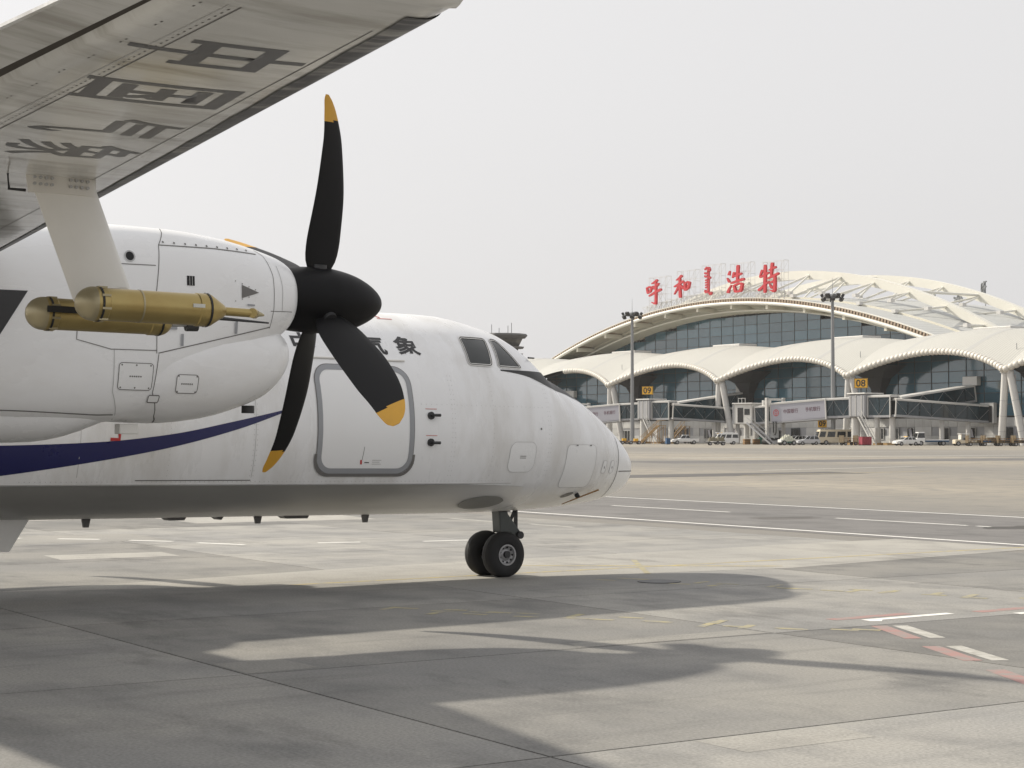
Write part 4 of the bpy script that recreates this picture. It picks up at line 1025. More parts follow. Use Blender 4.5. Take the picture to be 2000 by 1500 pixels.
# ring segments of the eave tube
prof = [(-0.5, 0.40), (-0.42, 0.52), (-0.2, 0.60), (0.05, 0.62), (0.28, 0.58), (0.44, 0.50), (0.5, 0.40)]
seg_me = MB().loft([[(p, q * math.cos(2 * PI * j / 12), q * math.sin(2 * PI * j / 12)) for j in range(12)] for p, q in prof]).mesh('eave_ring')
smooth_mesh(seg_me, 50); seg_me.materials.append(MATS['tube_white'])
for k in range(-1, 4):
    n = 40 if k < 3 else 20
    pts = []
    tt = np.linspace(BAY * k + 0.02, BAY * (k + 1) - 0.02, 400); P = [roof_pt(t, 0) for t in tt]
    L_ = [0.0]
    for p, q in zip(P, P[1:]): L_.append(L_[-1] + (q - p).length)
    m_ = 40
    for i in range(m_):
        if k == -1 and i < 26: continue
        if k == 3 and i > 22: continue
        s = (i + 0.5) / m_ * L_[-1]; j = min(398, int(np.searchsorted(L_, s))); p = P[j]; d = (P[min(j + 1, 399)] - P[max(j - 1, 0)]).normalized()
        o = inst(seg_me, 'eave_ring', con, p + Vector((0, 0.1, -0.3)))
        o.rotation_euler = d.to_track_quat('X', 'Z').to_euler(); o.scale = (L_[-1] / m_ * 1.0, 1.0, 1.0)
# ground floor wall of stone panels with windows and doors
GU_ = -9.0
FLOOR = 4.85
stone_me = MB().box((0, 0, 0), (2.05, 0.12, 1.56)).mesh('stone_panel'); stone_me.materials.append(MATS['stone_panel'])
MB().box((75, GU_ - 0.5, FLOOR / 2), (220, 0.6, FLOOR)).build('ground_floor_wall', 'bridge_grey', con)
wins = []
t = -22.0
rnd = random.Random(3)
while t < 150:
    wins.append((t, rnd.choice((1.6, 2.4, 3.0, 2.2)), rnd.random() < 0.22)); t += rnd.choice((4.2, 6.3, 6.3, 8.4))
def blocked(t0, t1, z):
    for wt, ww, dr in wins:
        if t0 < wt + ww / 2 and t1 > wt - ww / 2 and ((z < 3.1 and z > 0.7) or (dr and z < 3.1)): return True
    return False
cnt = 0
for i in range(82):
    for j in range(3):
        tc = -24.0 + i * 2.1; zc = 0.82 + j * 1.6
        if blocked(tc - 1.02, tc + 1.02, zc) and j < 2 and j != 0: continue
        if cnt < 300: inst(stone_me, 'stone_panel', con, (tc, GU_ - 0.14 + 0.004 * ((i + j) % 2), zc)); cnt += 1
for wt, ww, dr in wins:
    z0, z1 = (0.05, 2.75) if dr else (0.95, 3.05)
    f = MB()
    f.box((wt, GU_ - 0.05, (z0 + z1) / 2), (ww, 0.16, z1 - z0))
    w_ = f.build('door' if dr else 'window', 'car_glass', con)
    fr = MB()
    for x in np.linspace(wt - ww / 2, wt + ww / 2, max(2, int(ww / 0.8) + 1)): fr.box((x, GU_ + 0.05, (z0 + z1) / 2), (0.09, 0.06, z1 - z0))
    for z in (z0, z1): fr.box((wt, GU_ + 0.05, z), (ww + 0.09, 0.07, 0.09))
    fr.build('window_frame', 'bridge_white' if rnd.random() < 0.7 else 'mullion', w_)
    if rnd.random() < 0.45 and not dr:
        q = MB(); q.box((0, 0, 0), (0.6, 0.05, 1.5), Matrix.Rotation(R(-14), 3, 'X')); b_ = q.build('open_casement', 'ad_panel', w_); b_.location = (wt - ww * 0.2, GU_ + 0.28, 2.1)
# curtain wall: every pane is its own piece, with mullions between
PW, PH = BAY / 9, 2.02
pane_me = MB().box((0, 0, 0), (PW - 0.10, 0.05, PH - 0.09)).mesh('glass_pane'); pane_me.materials.append(MATS['facade_glass'])
def lining_z(t, u):
    w = wave(t); u0 = -3.4 * w; q = (u - u0) / (-36 - u0); return roof_pt(t, q).z - 0.95
mb = MB()
for i in range(-5, 36):
    z1 = min(lining_z((i + f_) * PW, GU_ - 0.5) for f_ in (0, 0.5, 1)) + 0.3
    mb.box(((i + 0.5) * PW, GU_ - 0.6, (FLOOR + z1) / 2), (PW, 0.2, z1 - FLOOR))
mb.build('wall_backing', 'interior', con)
for i in range(-5, 36):
    t0 = i * PW; tc = t0 + PW / 2
    top = min(lining_z(tc - PW * 0.5, GU_), lining_z(tc + PW * 0.5, GU_), lining_z(tc, GU_)) + 0.55
    for j in range(8):
        z0 = FLOOR + 0.25 + j * PH; ph = min(PH, top - z0)
        if ph < 0.25: break
        inst(pane_me, 'glass_pane', con, (tc, GU_, z0 + ph / 2), (R(rnd.uniform(-0.8, 0.8)), 0, R(rnd.uniform(-0.8, 0.8))), (1, 1, ph / PH))
        MB().box((tc, GU_ + 0.015, z0), (PW - 0.15, 0.12, 0.13)).build('transom', 'mullion', con)
    zl = lining_z(t0, GU_) + 0.4
    MB().box((t0, GU_ + 0.02, (FLOOR + zl) / 2), (0.14, 0.16, zl - FLOOR)).build('mullion', 'mullion', con)
# raking columns in pairs under each roof valley, and a dark tapering pier at the glass
for k in range(0, 5):
    tv = BAY * k
    top = Vector((tv, -0.7, VZ - 0.55))
    for s in (-1, 1):
        c_ = MB().tube([(tv + s * 2.3, -2.0 + s * 0.2, 0), top + Vector((s * 0.5, -0.2, 0))], [0.62, 0.62], 16).build('raking_column', 'concrete_col', con, smooth=40)
        for z in (2.4, 5.0, 7.6): 
            f_ = z / (VZ - 0.5); c0 = Vector((tv + s * 2.3, -2.0 + s * 0.2, 0)).lerp(top + Vector((s * 0.5, -0.2, 0)), f_); ax = (top + Vector((s * 0.5, -0.2, 0)) - Vector((tv + s * 2.3, -2.0 + s * 0.2, 0))).normalized()
            MB().tube([c0, c0 + ax * 0.05], 0.635, 16).build('column_joint', 'bridge_grey', c_)
    MB().box((tv, -0.7, VZ - 0.5), (2.0, 1.2, 0.5)).build('column_head', 'concrete_col', con, bevel=0.1)
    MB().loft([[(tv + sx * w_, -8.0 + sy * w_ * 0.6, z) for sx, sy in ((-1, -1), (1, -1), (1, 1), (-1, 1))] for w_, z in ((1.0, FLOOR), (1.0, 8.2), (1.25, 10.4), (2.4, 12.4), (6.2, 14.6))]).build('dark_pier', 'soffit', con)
    MB().bar((tv, -2.6, 9.6), (tv - 1.6, -1.0, 11.8), 0.25).build('pier_strut', 'bridge_grey', con)
# rooftop plant on the bay crowns
for k in range(0, 4):
    mb = MB()
    c_ = roof_pt(BAY * (k + 0.5), 0.52)
    mb.box((c_.x, c_.y, c_.z + 0.1), (9.0, 5.0, 0.8)); mb.build('roof_light', 'bridge_white', con, bevel=0.1)
for k in (0, 1, 3):
    q = roof_pt(BAY * k + 1.5, 0.12); MB().tube([q, q + Vector((0, 0, 1.1))], 0.06, 6).build('roof_post', 'mast_grey', con)

# ---- the arched hall behind
HC = 107.3
hall = thing('terminal_hall', 'tall arched terminal hall with glass front and white arch trusses on its roof', 'building', TW(0, 0), TROT)
def lip_z(t): d = t - HC; return 31.7 - 8.75 * (d / 59.0) ** 2
HT = [HC - 72 + 144 * i / 48 for i in range(49)]
V = []; F = []
for t in HT:
    for j in range(9):
        u = -25.5 - j * 9.0; V.append((t, u, lip_z(t) + 0.25 + 2.2 * math.sin(min(1, j / 6) * PI / 2) - 0.02 * j * j))
for i in range(48):
    for j in range(8): F.append((i * 9 + j, (i + 1) * 9 + j, (i + 1) * 9 + j + 1, i * 9 + j + 1))
MB().add(V, F).build('hall_roof', 'hall_roof', hall, smooth=180)
MB().tube([(t, -25.0, lip_z(t) - 0.55) for t in HT], 0.38, 10).build('canopy_lip', 'bld_white', hall, smooth=60)
MB().tube([(t, -30.0, lip_z(t) - 1.9) for t in HT], 0.25, 8).build('canopy_purlin', 'bld_white', hall, smooth=60)
# upright slats along the canopy edge
slat_me = MB().box((0, 0, 0), (0.5, 0.16, 1.15)).mesh('edge_slat'); slat_me.materials.append(MATS['louvre'])
for i in range(150):
    t = HC - 66 + i * 0.88; sl = -2 * 8.75 * (t - HC) / 59.0 ** 2
    inst(slat_me, 'edge_slat', hall, (t, -25.45, lip_z(t) - 0.05), (0, -math.atan(sl), 0))
MB().loft([[(t, -25.4, lip_z(t) + 0.50), (t, -25.4, lip_z(t) + 0.68), (t, -26.2, lip_z(t) + 0.68), (t, -26.2, lip_z(t) + 0.50)] for t in HT]).build('edge_cap', 'bld_white', hall)
MB().loft([[(t, -25.75, lip_z(t) - 0.6), (t, -25.75, lip_z(t) + 0.5), (t, -25.9, lip_z(t) + 0.5), (t, -25.9, lip_z(t) - 0.6)] for t in HT]).build('edge_backing', 'louvre', hall)
# canopy soffit and beams, open louvres between
MB().loft([[(t, -30.2, lip_z(t) - 1.0), (t, -34.2, lip_z(t) - 2.3), (t, -34.2, lip_z(t) - 2.0), (t, -30.2, lip_z(t) - 0.75)] for t in HT]).build('canopy_soffit', 'soffit_cream', hall)
MB().loft([[(t, -26.0, lip_z(t) + 0.1), (t, -30.2, lip_z(t) - 0.45), (t, -30.2, lip_z(t) - 0.35), (t, -26.0, lip_z(t) + 0.2)] for t in HT]).build('canopy_ceiling', 'louvre', hall)
lv_me = MB().box((0, 0, 0), (10.2, 0.30, 0.07)).mesh('soffit_louvre'); lv_me.materials.append(MATS['soffit_cream'])
for i in range(11):
    t0 = HC - 66 + i * 12.0
    MB().loft([[(t0 + s, u, lip_z(t0) - 0.8 - d) for s, d in ((-0.35, 0.0), (0.35, 0.0), (0.35, 0.95), (-0.35, 0.95))] for u in (-25.2, -34.5)]).build('canopy_beam', 'soffit_cream', hall)
    tm = t0 + 6.0; sl = -2 * 8.75 * (tm - HC) / 59.0 ** 2
    for j in range(6):
        u = -26.2 - j * 0.68
        inst(lv_me, 'soffit_louvre', hall, (tm, u, lip_z(tm) - 0.62 - j * 0.06), (0, -math.atan(sl), 0), (1.0, 1, 1))
# hall glass
HU = -34.3
MB().loft([[(t, HU - 0.95, 12), (t, HU - 0.95, max(12.5, lip_z(t) - 1.2)), (t, HU - 1.2, max(12.5, lip_z(t) - 1.2)), (t, HU - 1.2, 12)] for t in HT]).build('wall_backing', 'interior', hall)
HP = 4.2
hp_me = MB().box((0, 0, 0), (HP - 0.12, 0.05, 2.0)).mesh('glass_pane'); hp_me.materials.append(MATS['facade_glass'])
for i in range(-15, 16):
    t0 = HC + i * HP
    tz = lip_z(t0 + HP / 2) - 2.1
    for j in range(9):
        z0 = 14.2 + j * 2.1
        if z0 + 1.0 > tz: break
        o = inst(hp_me, 'glass_pane', hall, (t0 + HP / 2, HU, z0 + 1.05), (R(rnd.uniform(-0.3, 0.3)), 0, R(rnd.uniform(-0.3, 0.3))))
    MB().box((t0, HU + 0.02, (13 + lip_z(t0) - 2.0) / 2), (0.13, 0.12, lip_z(t0) - 15.0)).build('mullion', 'mullion', hall)
for j in range(9): MB().box((HC, HU + 0.015, 14.2 + j * 2.1), (2 * 59 * math.sqrt(max(0.02, (31.7 - 2.2 - (14.2 + j * 2.1)) / 8.75)) if 14.2 + j * 2.1 > 22 else 130, 0.1, 0.1)).build('transom', 'mullion', hall)
for i in range(-5, 6):
    t0 = HC + i * 12.6 + 3; zt = lip_z(t0) - 2.4
    if zt > 18: MB().box((t0, HU - 0.35, (13 + zt) / 2), (0.9, 0.3, zt - 13)).build('inner_column', 'soffit', hall)
# the head of the vault behind the glass
MB().loft([[(t, HU - 0.5, lip_z(t) - 2.4), (t, HU - 0.5, lip_z(t) + 1.2), (t, HU - 0.9, lip_z(t) + 1.2), (t, HU - 0.9, lip_z(t) - 2.4)] for t in HT]).build('vault_head', 'soffit_cream', hall)
# two arch trusses over the roof
def arch_z(t): return 39.4 - 17.0 * ((t - HC) / 67.5) ** 2
for u, nm in ((-45.0, 'a'), (-66.0, 'b')):
    AT = [HC - 76 + 152 * i / 60 for i in range(61)]
    ar = MB().loft([[(t, u - 0.75, arch_z(t) - 2.0), (t, u + 0.75, arch_z(t) - 2.0), (t, u + 0.75, arch_z(t)), (t, u - 0.75, arch_z(t))] for t in AT]).build('arch_girder', 'bld_white', hall)
    for i in range(-6, 7):
        t = HC + i * 10.4
        if arch_z(t) < 24: continue
        for du in (10.5,):
            uu = u + du
            zr = lip_z(t + 3) + 1.6
            for dt in (-4.6, 4.6):
                MB().tube([(t, u + (0.5 if du > 0 else -0.5), arch_z(t) - 1.0), (t + dt, uu, min(arch_z(t) - 1.5, zr))], 0.22, 8).build('arch_strut', 'bld_white', ar, smooth=50)
            MB().tube([(t, u, arch_z(t) - 0.8), (t, uu, arch_z(t) - 4.2)], 0.20, 8).build('arch_strut', 'bld_white', ar, smooth=50) if i % 2 == 0 and arch_z(t) - 4.2 > zr else None
            for dt in (-4.6, 4.6): MB().box((t + dt, uu, min(arch_z(t) - 1.5, zr)), (1.1, 1.1, 0.7)).build('strut_foot', 'concrete_col', ar)
# tie girders between the arches
for i in range(-4, 6, 3):
    t = HC + i * 10.4; MB().tube([(t, -45.6, arch_z(t) - 0.7), (t, -65.4, arch_z(t) - 0.7)], 0.28, 8).build('tie_tube', 'bld_white', hall, smooth=50)

# ---- red rooftop sign on its lattice
sign = thing('rooftop_sign', 'red brush-written rooftop characters on a pale lattice along the arched hall', 'sign', TW(0, 0), TROT)
SU = -26.3
def lattice(t0, t1, z0, z1, cell=1.6):
    mb = MB(); d = 1.3
    for u in (SU - 0.5, SU - 0.5 - d):
        n = max(2, round((t1 - t0) / cell)); m_ = max(2, round((z1 - z0) / cell))
        for i in range(n + 1):
            t = t0 + (t1 - t0) * i / n; mb.bar((t, u, z0), (t, u, z1), 0.055)
        for j in range(m_ + 1):
            z = z0 + (z1 - z0) * j / m_; mb.bar((t0, u, z), (t1, u, z), 0.045)
        mb.bar((t0, u, z0), (t1, u, z1), 0.04); mb.bar((t1, u, z0), (t0, u, z1), 0.04)
    for t in (t0, t1):
        for z in np.linspace(z0, z1, 4): mb.bar((t, SU - 0.5, z), (t, SU - 0.5 - d, z), 0.07)
    return mb
# brush strokes of the four characters, in units of about 2 cm, x to the right and y down
BRUSH = {'呼': (278, 410, [([(196, 352), (208, 418)], 20, 22), ([(192, 356), (228, 342), (254, 350), (238, 402)], 20, 22), ([(206, 416), (244, 398)], 16, 18), ([(322, 272), (292, 292), (258, 308)], 30, 14), ([(268, 338), (288, 372)], 14, 24),
                          ([(338, 312), (300, 362)], 26, 12), ([(226, 450), (300, 412), (368, 386)], 18, 32), ([(306, 292), (308, 420), (306, 520), (304, 548)], 22, 24), ([(306, 550), (258, 528)], 26, 8)]),
         '和': (605, 360, [([(604, 238), (574, 266), (542, 284)], 30, 12), ([(518, 358), (570, 332), (624, 306)], 18, 28), ([(580, 262), (582, 380), (586, 488)], 22, 30), ([(576, 336), (548, 396), (518, 444)], 26, 10), ([(592, 346), (622, 392)], 14, 28),
                          ([(640, 330), (644, 414)], 26, 24), ([(636, 334), (672, 320), (694, 330), (678, 392)], 20, 28), ([(644, 412), (684, 388)], 20, 22)]),
         '浩': (1248, 282, [([(1186, 186), (1176, 228)], 12, 28), ([(1160, 262), (1182, 306)], 14, 26), ([(1202, 346), (1178, 384), (1166, 424)], 10, 30), ([(1236, 206), (1216, 262)], 28, 12), ([(1222, 250), (1270, 240), (1312, 226)], 18, 26), ([(1276, 132), (1272, 220), (1268, 304)], 30, 22),
                          ([(1202, 322), (1270, 304), (1338, 290)], 20, 32), ([(1232, 350), (1248, 424)], 22, 24), ([(1230, 354), (1286, 332), (1322, 342), (1302, 424)], 20, 28), ([(1248, 424), (1302, 418)], 22, 20)]),
         '特': (1625, 268, [([(1562, 178), (1536, 246)], 26, 10), ([(1540, 254), (1584, 232), (1626, 212)], 18, 24), ([(1592, 126), (1590, 280), (1588, 424)], 26, 26), ([(1524, 394), (1576, 350), (1628, 308)], 28, 12), ([(1634, 186), (1700, 160)], 18, 26), ([(1666, 112), (1660, 180), (1656, 250)], 28, 18),
                          ([(1618, 276), (1672, 256), (1728, 232)], 18, 28), ([(1630, 330), (1700, 302)], 16, 22), ([(1692, 254), (1692, 340), (1686, 420)], 22, 28), ([(1686, 424), (1646, 404)], 24, 8), ([(1642, 344), (1664, 384)], 12, 26)])}
def brush(mb, pts, w0, w1, cx, cz, t, z, dep):
    P = [Vector(p) for p in pts]; Q = []
    for a_, b_ in zip(P, P[1:]):
        Q += [a_.lerp(b_, k / 5) for k in range(5)]
    Q.append(P[-1]); n = len(Q); L1 = []; L2 = []
    for i, q in enumerate(Q):
        d = (Q[min(i + 1, n - 1)] - Q[max(i - 1, 0)]).normalized(); nn = Vector((-d.y, d.x)); f = i / (n - 1)
        w = (w0 + (w1 - w0) * f) * 0.5 * (0.72 if i in (0, n - 1) else 1.0)
        if i == 0: q = q - d * 4
        if i == n - 1: q = q + d * 4
        L1.append(q + nn * w); L2.append(q - nn * w)
    def at(q, u): return (t - (q.x - cx) * 0.0323, u, z - (q.y - cz) * 0.0201)
    rings = [[at(a_, SU - 0.1), at(b_, SU - 0.1), at(b_, SU + dep), at(a_, SU + dep)] for a_, b_ in zip(L1, L2)]
    mb.loft(rings)
glyphs = [('呼', 130.9, 35.6), ('和', 120.1, 36.3), (None, 110.9, 36.9), ('浩', 100.8, 36.5), ('特', 89.7, 36.0)]
for ch, t, z in glyphs:
    lattice(t - 4.3, t + 2.6, lip_z(t) + 0.7, z + 3.6, 2.1).build('lattice_frame', 'bridge_white', sign)
    if ch:
        mb = MB()
        cx, cz, strokes = BRUSH[ch]
        for k, (pts, w0, w1) in enumerate(strokes):
            brush(mb, pts, w0, w1, cx, cz, t, z, 0.30 + 0.012 * k)
        mb.build('red_character', 'sign_red', sign)
    else:
        mb = MB()
        def st(p, w): 
            for (x0, z0), (x1, z1) in zip(p, p[1:]): mb.bar((t - x0, SU, z + z0), (t - x1, SU, z + z1), w, 0.4, up=(0, 1, 0))
        st([(0.35, 2.9), (0.35, -2.6)], 0.62)
        st([(-0.9, 2.6), (-0.2, 3.0), (0.7, 2.9), (1.1, 2.4), (0.35, 2.0)], 0.4)
        for zz in (1.6, 0.9): st([(0.35, zz + 0.3), (-0.5, zz), (-1.0, zz + 0.25)], 0.38)
        for zz in (0.1, -0.45, -1.0, -1.55): st([(0.35, zz + 0.15), (-0.7, zz)], 0.34)
        st([(1.2, 0.7), (0.35, 0.35)], 0.45)
        st([(-0.8, -2.1), (-0.7, -2.6), (0.35, -2.5), (1.1, -3.2), (1.6, -2.8)], 0.5)
        mb.build('red_script', 'sign_red', sign)
mb = MB()
for i in range(26):
    t = 86.5 + i * 1.9; z0 = lip_z(t) + 0.6; z1 = z0 + 1.9; t2 = t + 1.9; zz0 = lip_z(t2) + 0.6
    for u in (SU - 0.3, SU - 1.6):
        mb.bar((t, u, z0), (t2, u, zz0 + 1.9), 0.07); mb.bar((t, u, z1), (t2, u, zz0), 0.07); mb.bar((t, u, z1), (t2, u, zz0 + 1.9), 0.1); mb.bar((t, u, z0), (t, u, z1), 0.07)
mb.build('base_truss', 'bridge_white', sign)
# a second sign seen from behind, on the far side of the roof
rs = thing('rear_rooftop_sign', 'dark unlit characters seen from behind between the roof arches', 'sign', TW(0, 0), TROT)
for t, z, w_ in ((92, 34.2, 2.6), (83.5, 33.8, 3.4), (75.5, 35.0, 2.0)):
    mb = MB()
    for k in range(7): mb.bar((t + rnd.uniform(-w_ / 2, w_ / 2), -78, z + rnd.uniform(-2, 2)), (t + rnd.uniform(-w_ / 2, w_ / 2), -78, z + rnd.uniform(-2, 2)), 0.4)
    mb.bar((t, -78.3, z - 4), (t, -78.3, z + 1.5), 0.15)
    mb.build('dark_character', 'mast_grey', rs)

# ---- jet bridges
def tunnel(root, p0, p1, w, h, glass_n, name='tunnel', brace=True, ad=None):
    """a glazed walkway from p0 to p1 (centres of the floor), with panes between posts on both sides"""
    p0, p1 = Vector(p0), Vector(p1); d = p1 - p0; L_ = d.length; dn = d.normalized(); sd = Vector((0, 0, 1)).cross(dn).normalized(); up_ = dn.cross(sd)
    roof = MB().loft([[p + sd * s * (w / 2 + 0.15) + up_ * z for s, z in ((-1, h - 0.12), (1, h - 0.12), (1, h + 0.18), (0.4, h + 0.32), (-0.4, h + 0.32), (-1, h + 0.18))] for p in (p0, p1)]).build('tunnel_roof', 'bridge_white', root)
    MB().loft([[p + sd * s * (w / 2 + 0.05) + up_ * z for s, z in ((-1, -0.32), (1, -0.32), (1, 0.06), (-1, 0.06))] for p in (p0, p1)]).build('tunnel_floor', 'bridge_grey', root)
    for s in (-1, 1):
        for i in range(glass_n):
            if ad and ad[0] <= i < ad[1] : continue
            a_, b_ = p0 + d * (i / glass_n), p0 + d * ((i + 1) / glass_n)
            q = MB().loft([[p + sd * s * (w / 2 - o) + up_ * z for o, z in ((0, 0.08), (0, h - 0.14), (0.06, h - 0.14), (0.06, 0.08))] for p in (a_ + dn * 0.06, b_ - dn * 0.06)]).build('side_pane', 'bridge_glass', root)
            if brace:
                aa, bb = (a_, b_) if i % 2 else (b_, a_)
                MB().bar(aa + sd * s * (w / 2 + 0.03) + up_ * 0.1, bb + sd * s * (w / 2 + 0.03) + up_ * (h - 0.15), 0.07, 0.05).build('diagonal', 'mast_grey', q)
        for i in (0, glass_n):
            p = p0 + d * (i / glass_n); MB().bar(p + sd * s * (w / 2 + 0.05) + up_ * -0.3, p + sd * s * (w / 2 + 0.05) + up_ * (h + 0.1), 0.22, 0.16).build('frame_post', 'bridge_white', root)
    if ad:
        for s in (-1, 1):
            a_, b_ = p0 + d * (ad[0] / glass_n), p0 + d * (ad[1] / glass_n)
            brd = MB().loft([[p + sd * s * (w / 2 + o) + up_ * z for o, z in ((-0.03, -0.1), (-0.03, h - 0.1), (0.05, h - 0.1), (0.05, -0.1))] for p in (a_, b_)]).build('advert_board', 'ad_panel', root)
            if s == ad[2]:
                Lb = (b_ - a_).length; mid = (a_ + b_) / 2 + up_ * (h / 2 - 0.05) + sd * s * (w / 2 + 0.062)
                rd = dn * ad[3]
                for body, cx, cz, sz, mm in (('中国银行', -0.13 * Lb, 0.12, 0.85, 'ad_ink'), ('手机银行', 0.27 * Lb, 0.16, 0.85, 'ad_ink')):
                    V, F = text_mesh(body, sz, 0.010)
                    MB().add([mid + rd * (v.x * 0.95 + cx) + up_ * (v.y + cz) for v in V], F).build('advert_writing', mm, brd)
                cc = mid + rd * (-0.40 * Lb)
                lg = MB()
                for k in range(24):
                    t0, t1 = 2 * PI * k / 24, 2 * PI * (k + 1) / 24
                    lg.add([cc + rd * math.cos(t_) * r_ + up_ * math.sin(t_) * r_ for t_, r_ in ((t0, 0.62), (t1, 0.62), (t1, 0.5), (t0, 0.5))], [(0, 1, 2, 3)])
                lg.add([cc + rd * x + up_ * z for x, z in ((-0.06, 0.5), (0.06, 0.5), (0.06, 0.24), (-0.06, 0.24))], [(0, 1, 2, 3)])
                lg.add([cc + rd * x + up_ * z for x, z in ((-0.06, -0.5), (0.06, -0.5), (0.06, -0.24), (-0.06, -0.24))], [(0, 1, 2, 3)])
                V, F = ribbon(rrect(-0.24, -0.18, 0.24, 0.18, 0.05), 0.1, True)
                lg.add([cc + rd * v[0] + up_ * v[1] for v in V], F)
                lg.build('advert_emblem', 'sign_red', brd)
def jet_bridge(th, label, number, full=True):
    root = thing('jet_bridge', label, 'jet bridge', TW(th, 0), TROT, 'jet bridges along the concourse')
    U0 = 8.0; zf = 5.15; hh = 2.9
    # rotunda on three legs
    MB().box((0, U0, zf + 1.75), (4.2, 4.2, 4.0)).build('rotunda', 'bridge_grey', root, bevel=0.25)
    for s in (-1.3, 0.2, 1.5): MB().box((s, U0 + 2.13, zf + 1.75), (0.12 if s else 0.3, 0.10, 3.7)).build('rotunda_rib', 'bridge_white', root)
    MB().box((0, U0, zf + 3.9), (4.6, 4.6, 0.25)).build('rotunda_roof', 'bridge_white', root, bevel=0.08)
    for dx, dy, r_ in ((1.6, 0.8, 0.75), (-3.4, 0.5, 0.45), (-6.6, 0.0, 0.55)):
        MB().tube([(dx, U0 + dy, 0), (dx, U0 + dy, zf - 0.3)], r_, 16).build('support_leg', 'bridge_white', root, smooth=40)
        MB().box((dx, U0 + dy, 0.2), (2.2, 2.2, 0.4)).build('leg_kerb', 'stair_ochre', root)
    # vestibule towards the terminal
    tunnel(root, (-2.1, U0, zf), (-7.0, U0 - 0.5, zf), 3.0, 3.3, 2)
    # departures walkway climbs to the concourse, arrivals walkway drops
    tunnel(root, (-6.8, U0 - 1.4, zf + 0.6), (-9.6, -8.4, 7.9), 2.6, 2.5, 7)
    tunnel(root, (-7.2, U0 + 0.6, zf + 0.1), (-13.2, -8.3, 4.15), 2.6, 2.6, 8)
    MB().box((-9.8, -8.2, 11.3), (3.4, 1.0, 1.6)).build('portal_box', 'bridge_white', root, bevel=0.06)
    MB().box((-13.8, -8.0, 5.6), (3.2, 0.8, 3.6)).build('portal_frame', 'bridge_white', root, bevel=0.06)
    MB().box((-13.8, -7.55, 5.4), (2.4, 0.12, 2.9)).build('portal_opening', 'interior', root)
    for f_ in (0.52, 0.8):
        q = Vector((-7.2, U0 + 0.6, 0)).lerp(Vector((-13.2, -8.3, 0)), f_)
        MB().tube([q, q + Vector((0, 0, 4.2))], 0.42, 12).build('walkway_pier', 'concrete_col', root, smooth=40)
    # number board on the roof
    if number:
        MB().tube([(0, U0 + 1.0, zf + 4.0), (0, U0 + 1.0, zf + 5.0)], 0.1, 8).build('board_post', 'dark_steel', root)
        Mz = Matrix.Rotation(R(32), 3, 'Z')
        nb = MB(); nb.box((0, U0 + 1.0, zf + 5.75), (2.35, 0.25, 1.75), Mz); nb = nb.build('number_board', 'sign_yellow', root)
        V, F = text_mesh(number, 1.72, 0.035)
        MB().add([Mz @ Vector((-v.x * 1.02, 0.14, v.y)) + Vector((0, U0 + 1.0, zf + 5.75)) for v in V], F).build('gate_number', 'ink', nb)
        fr = MB(); V, F = ribbon([(-1.12, -0.82), (1.12, -0.82), (1.12, 0.82), (-1.12, 0.82)], 0.1, True)
        fr.add([Mz @ Vector((v[0], 0.137, v[1])) + Vector((0, U0 + 1.0, zf + 5.75)) for v in V], F); fr.build('board_border', 'ink', nb)
    if full:
        # telescopic tunnel out to the cab
        tunnel(root, (2.1, U0, zf + 0.05), (7.6, U0 + 1.4, zf - 0.1), 3.0, 3.0, 3)
        tunnel(root, (7.2, U0 + 1.3, zf - 0.25), (18.6, U0 + 4.3, zf - 0.95), 3.5, 3.2, 4, brace=True, ad=(0.6, 4, -1, 1) if False else (0, 4, 1, -1))
        tunnel(root, (18.6, U0 + 4.3, zf - 0.9), (22.2, U0 + 5.2, zf - 1.1), 3.0, 2.8, 2, brace=True)
        # lift frame
        for s in (-1, 1):
            q = Vector((18.9, U0 + 4.4 + s * 2.0, 0)); MB().bar(q + Vector((0, 0, 1.0)), q + Vector((0, 0, 8.6)), 0.5).build('lift_post', 'bridge_white', root)
            MB().tube([q + Vector((-0.9, 0, 0.55)), q + Vector((0.9, 0, 0.55))], 0.55, 16).build('bogie_wheel', 'tyre', root, smooth=40)
        MB().bar((18.9, U0 + 2.2, 8.3), (18.9, U0 + 6.6, 8.3), 0.5, 0.4).build('lift_beam', 'bridge_white', root)
        MB().box((18.9, U0 + 4.4, 1.0), (1.4, 4.4, 0.5)).build('bogie_beam', 'dark_steel', root)
        for x in (20.2, 21.0): MB().box((x, U0 + 5.0, 7.6), (0.5, 1.2, 1.1)).build('roof_unit', 'bridge_white', root, bevel=0.05)
        # cab
        Mc = Matrix.Rotation(R(12), 4, 'Z'); cb = Matrix.Translation((24.6, U0 + 5.9, zf - 1.1)) @ Mc
        def cbx(nm, c, dd, m_, bev=0.0):
            q = MB(); q.box(cb @ Vector(c), dd, Mc.to_3x3()); return q.build(nm, m_, root, bevel=bev)
        body = cbx('cab', (0, 0, 1.6), (4.2, 3.6, 3.7), 'bridge_white', 0.12)
        cbx('cab_opening', (0.55, 1.79, 1.4), (1.3, 0.1, 2.7), 'interior')
        cbx('cab_window', (-1.0, 1.79, 2.0), (1.2, 0.1, 1.1), 'car_glass')
        cbx('cab_roof', (0, 0, 3.55), (4.7, 4.1, 0.25), 'bridge_white', 0.06)
        cbx('cab_bumper', (2.2, 0, 1.5), (0.3, 3.8, 3.6), 'bridge_grey', 0.08)
        for x in (-0.8, 0.0, 0.8):
            for z in (0.45,): cbx('roof_rail_post', (x + 1.0, 0.8, 3.7 + z), (0.07, 0.07, 0.9), 'bridge_white')
        cbx('roof_rail', (1.0, 0.8, 4.55), (1.7, 0.08, 0.08), 'bridge_white')
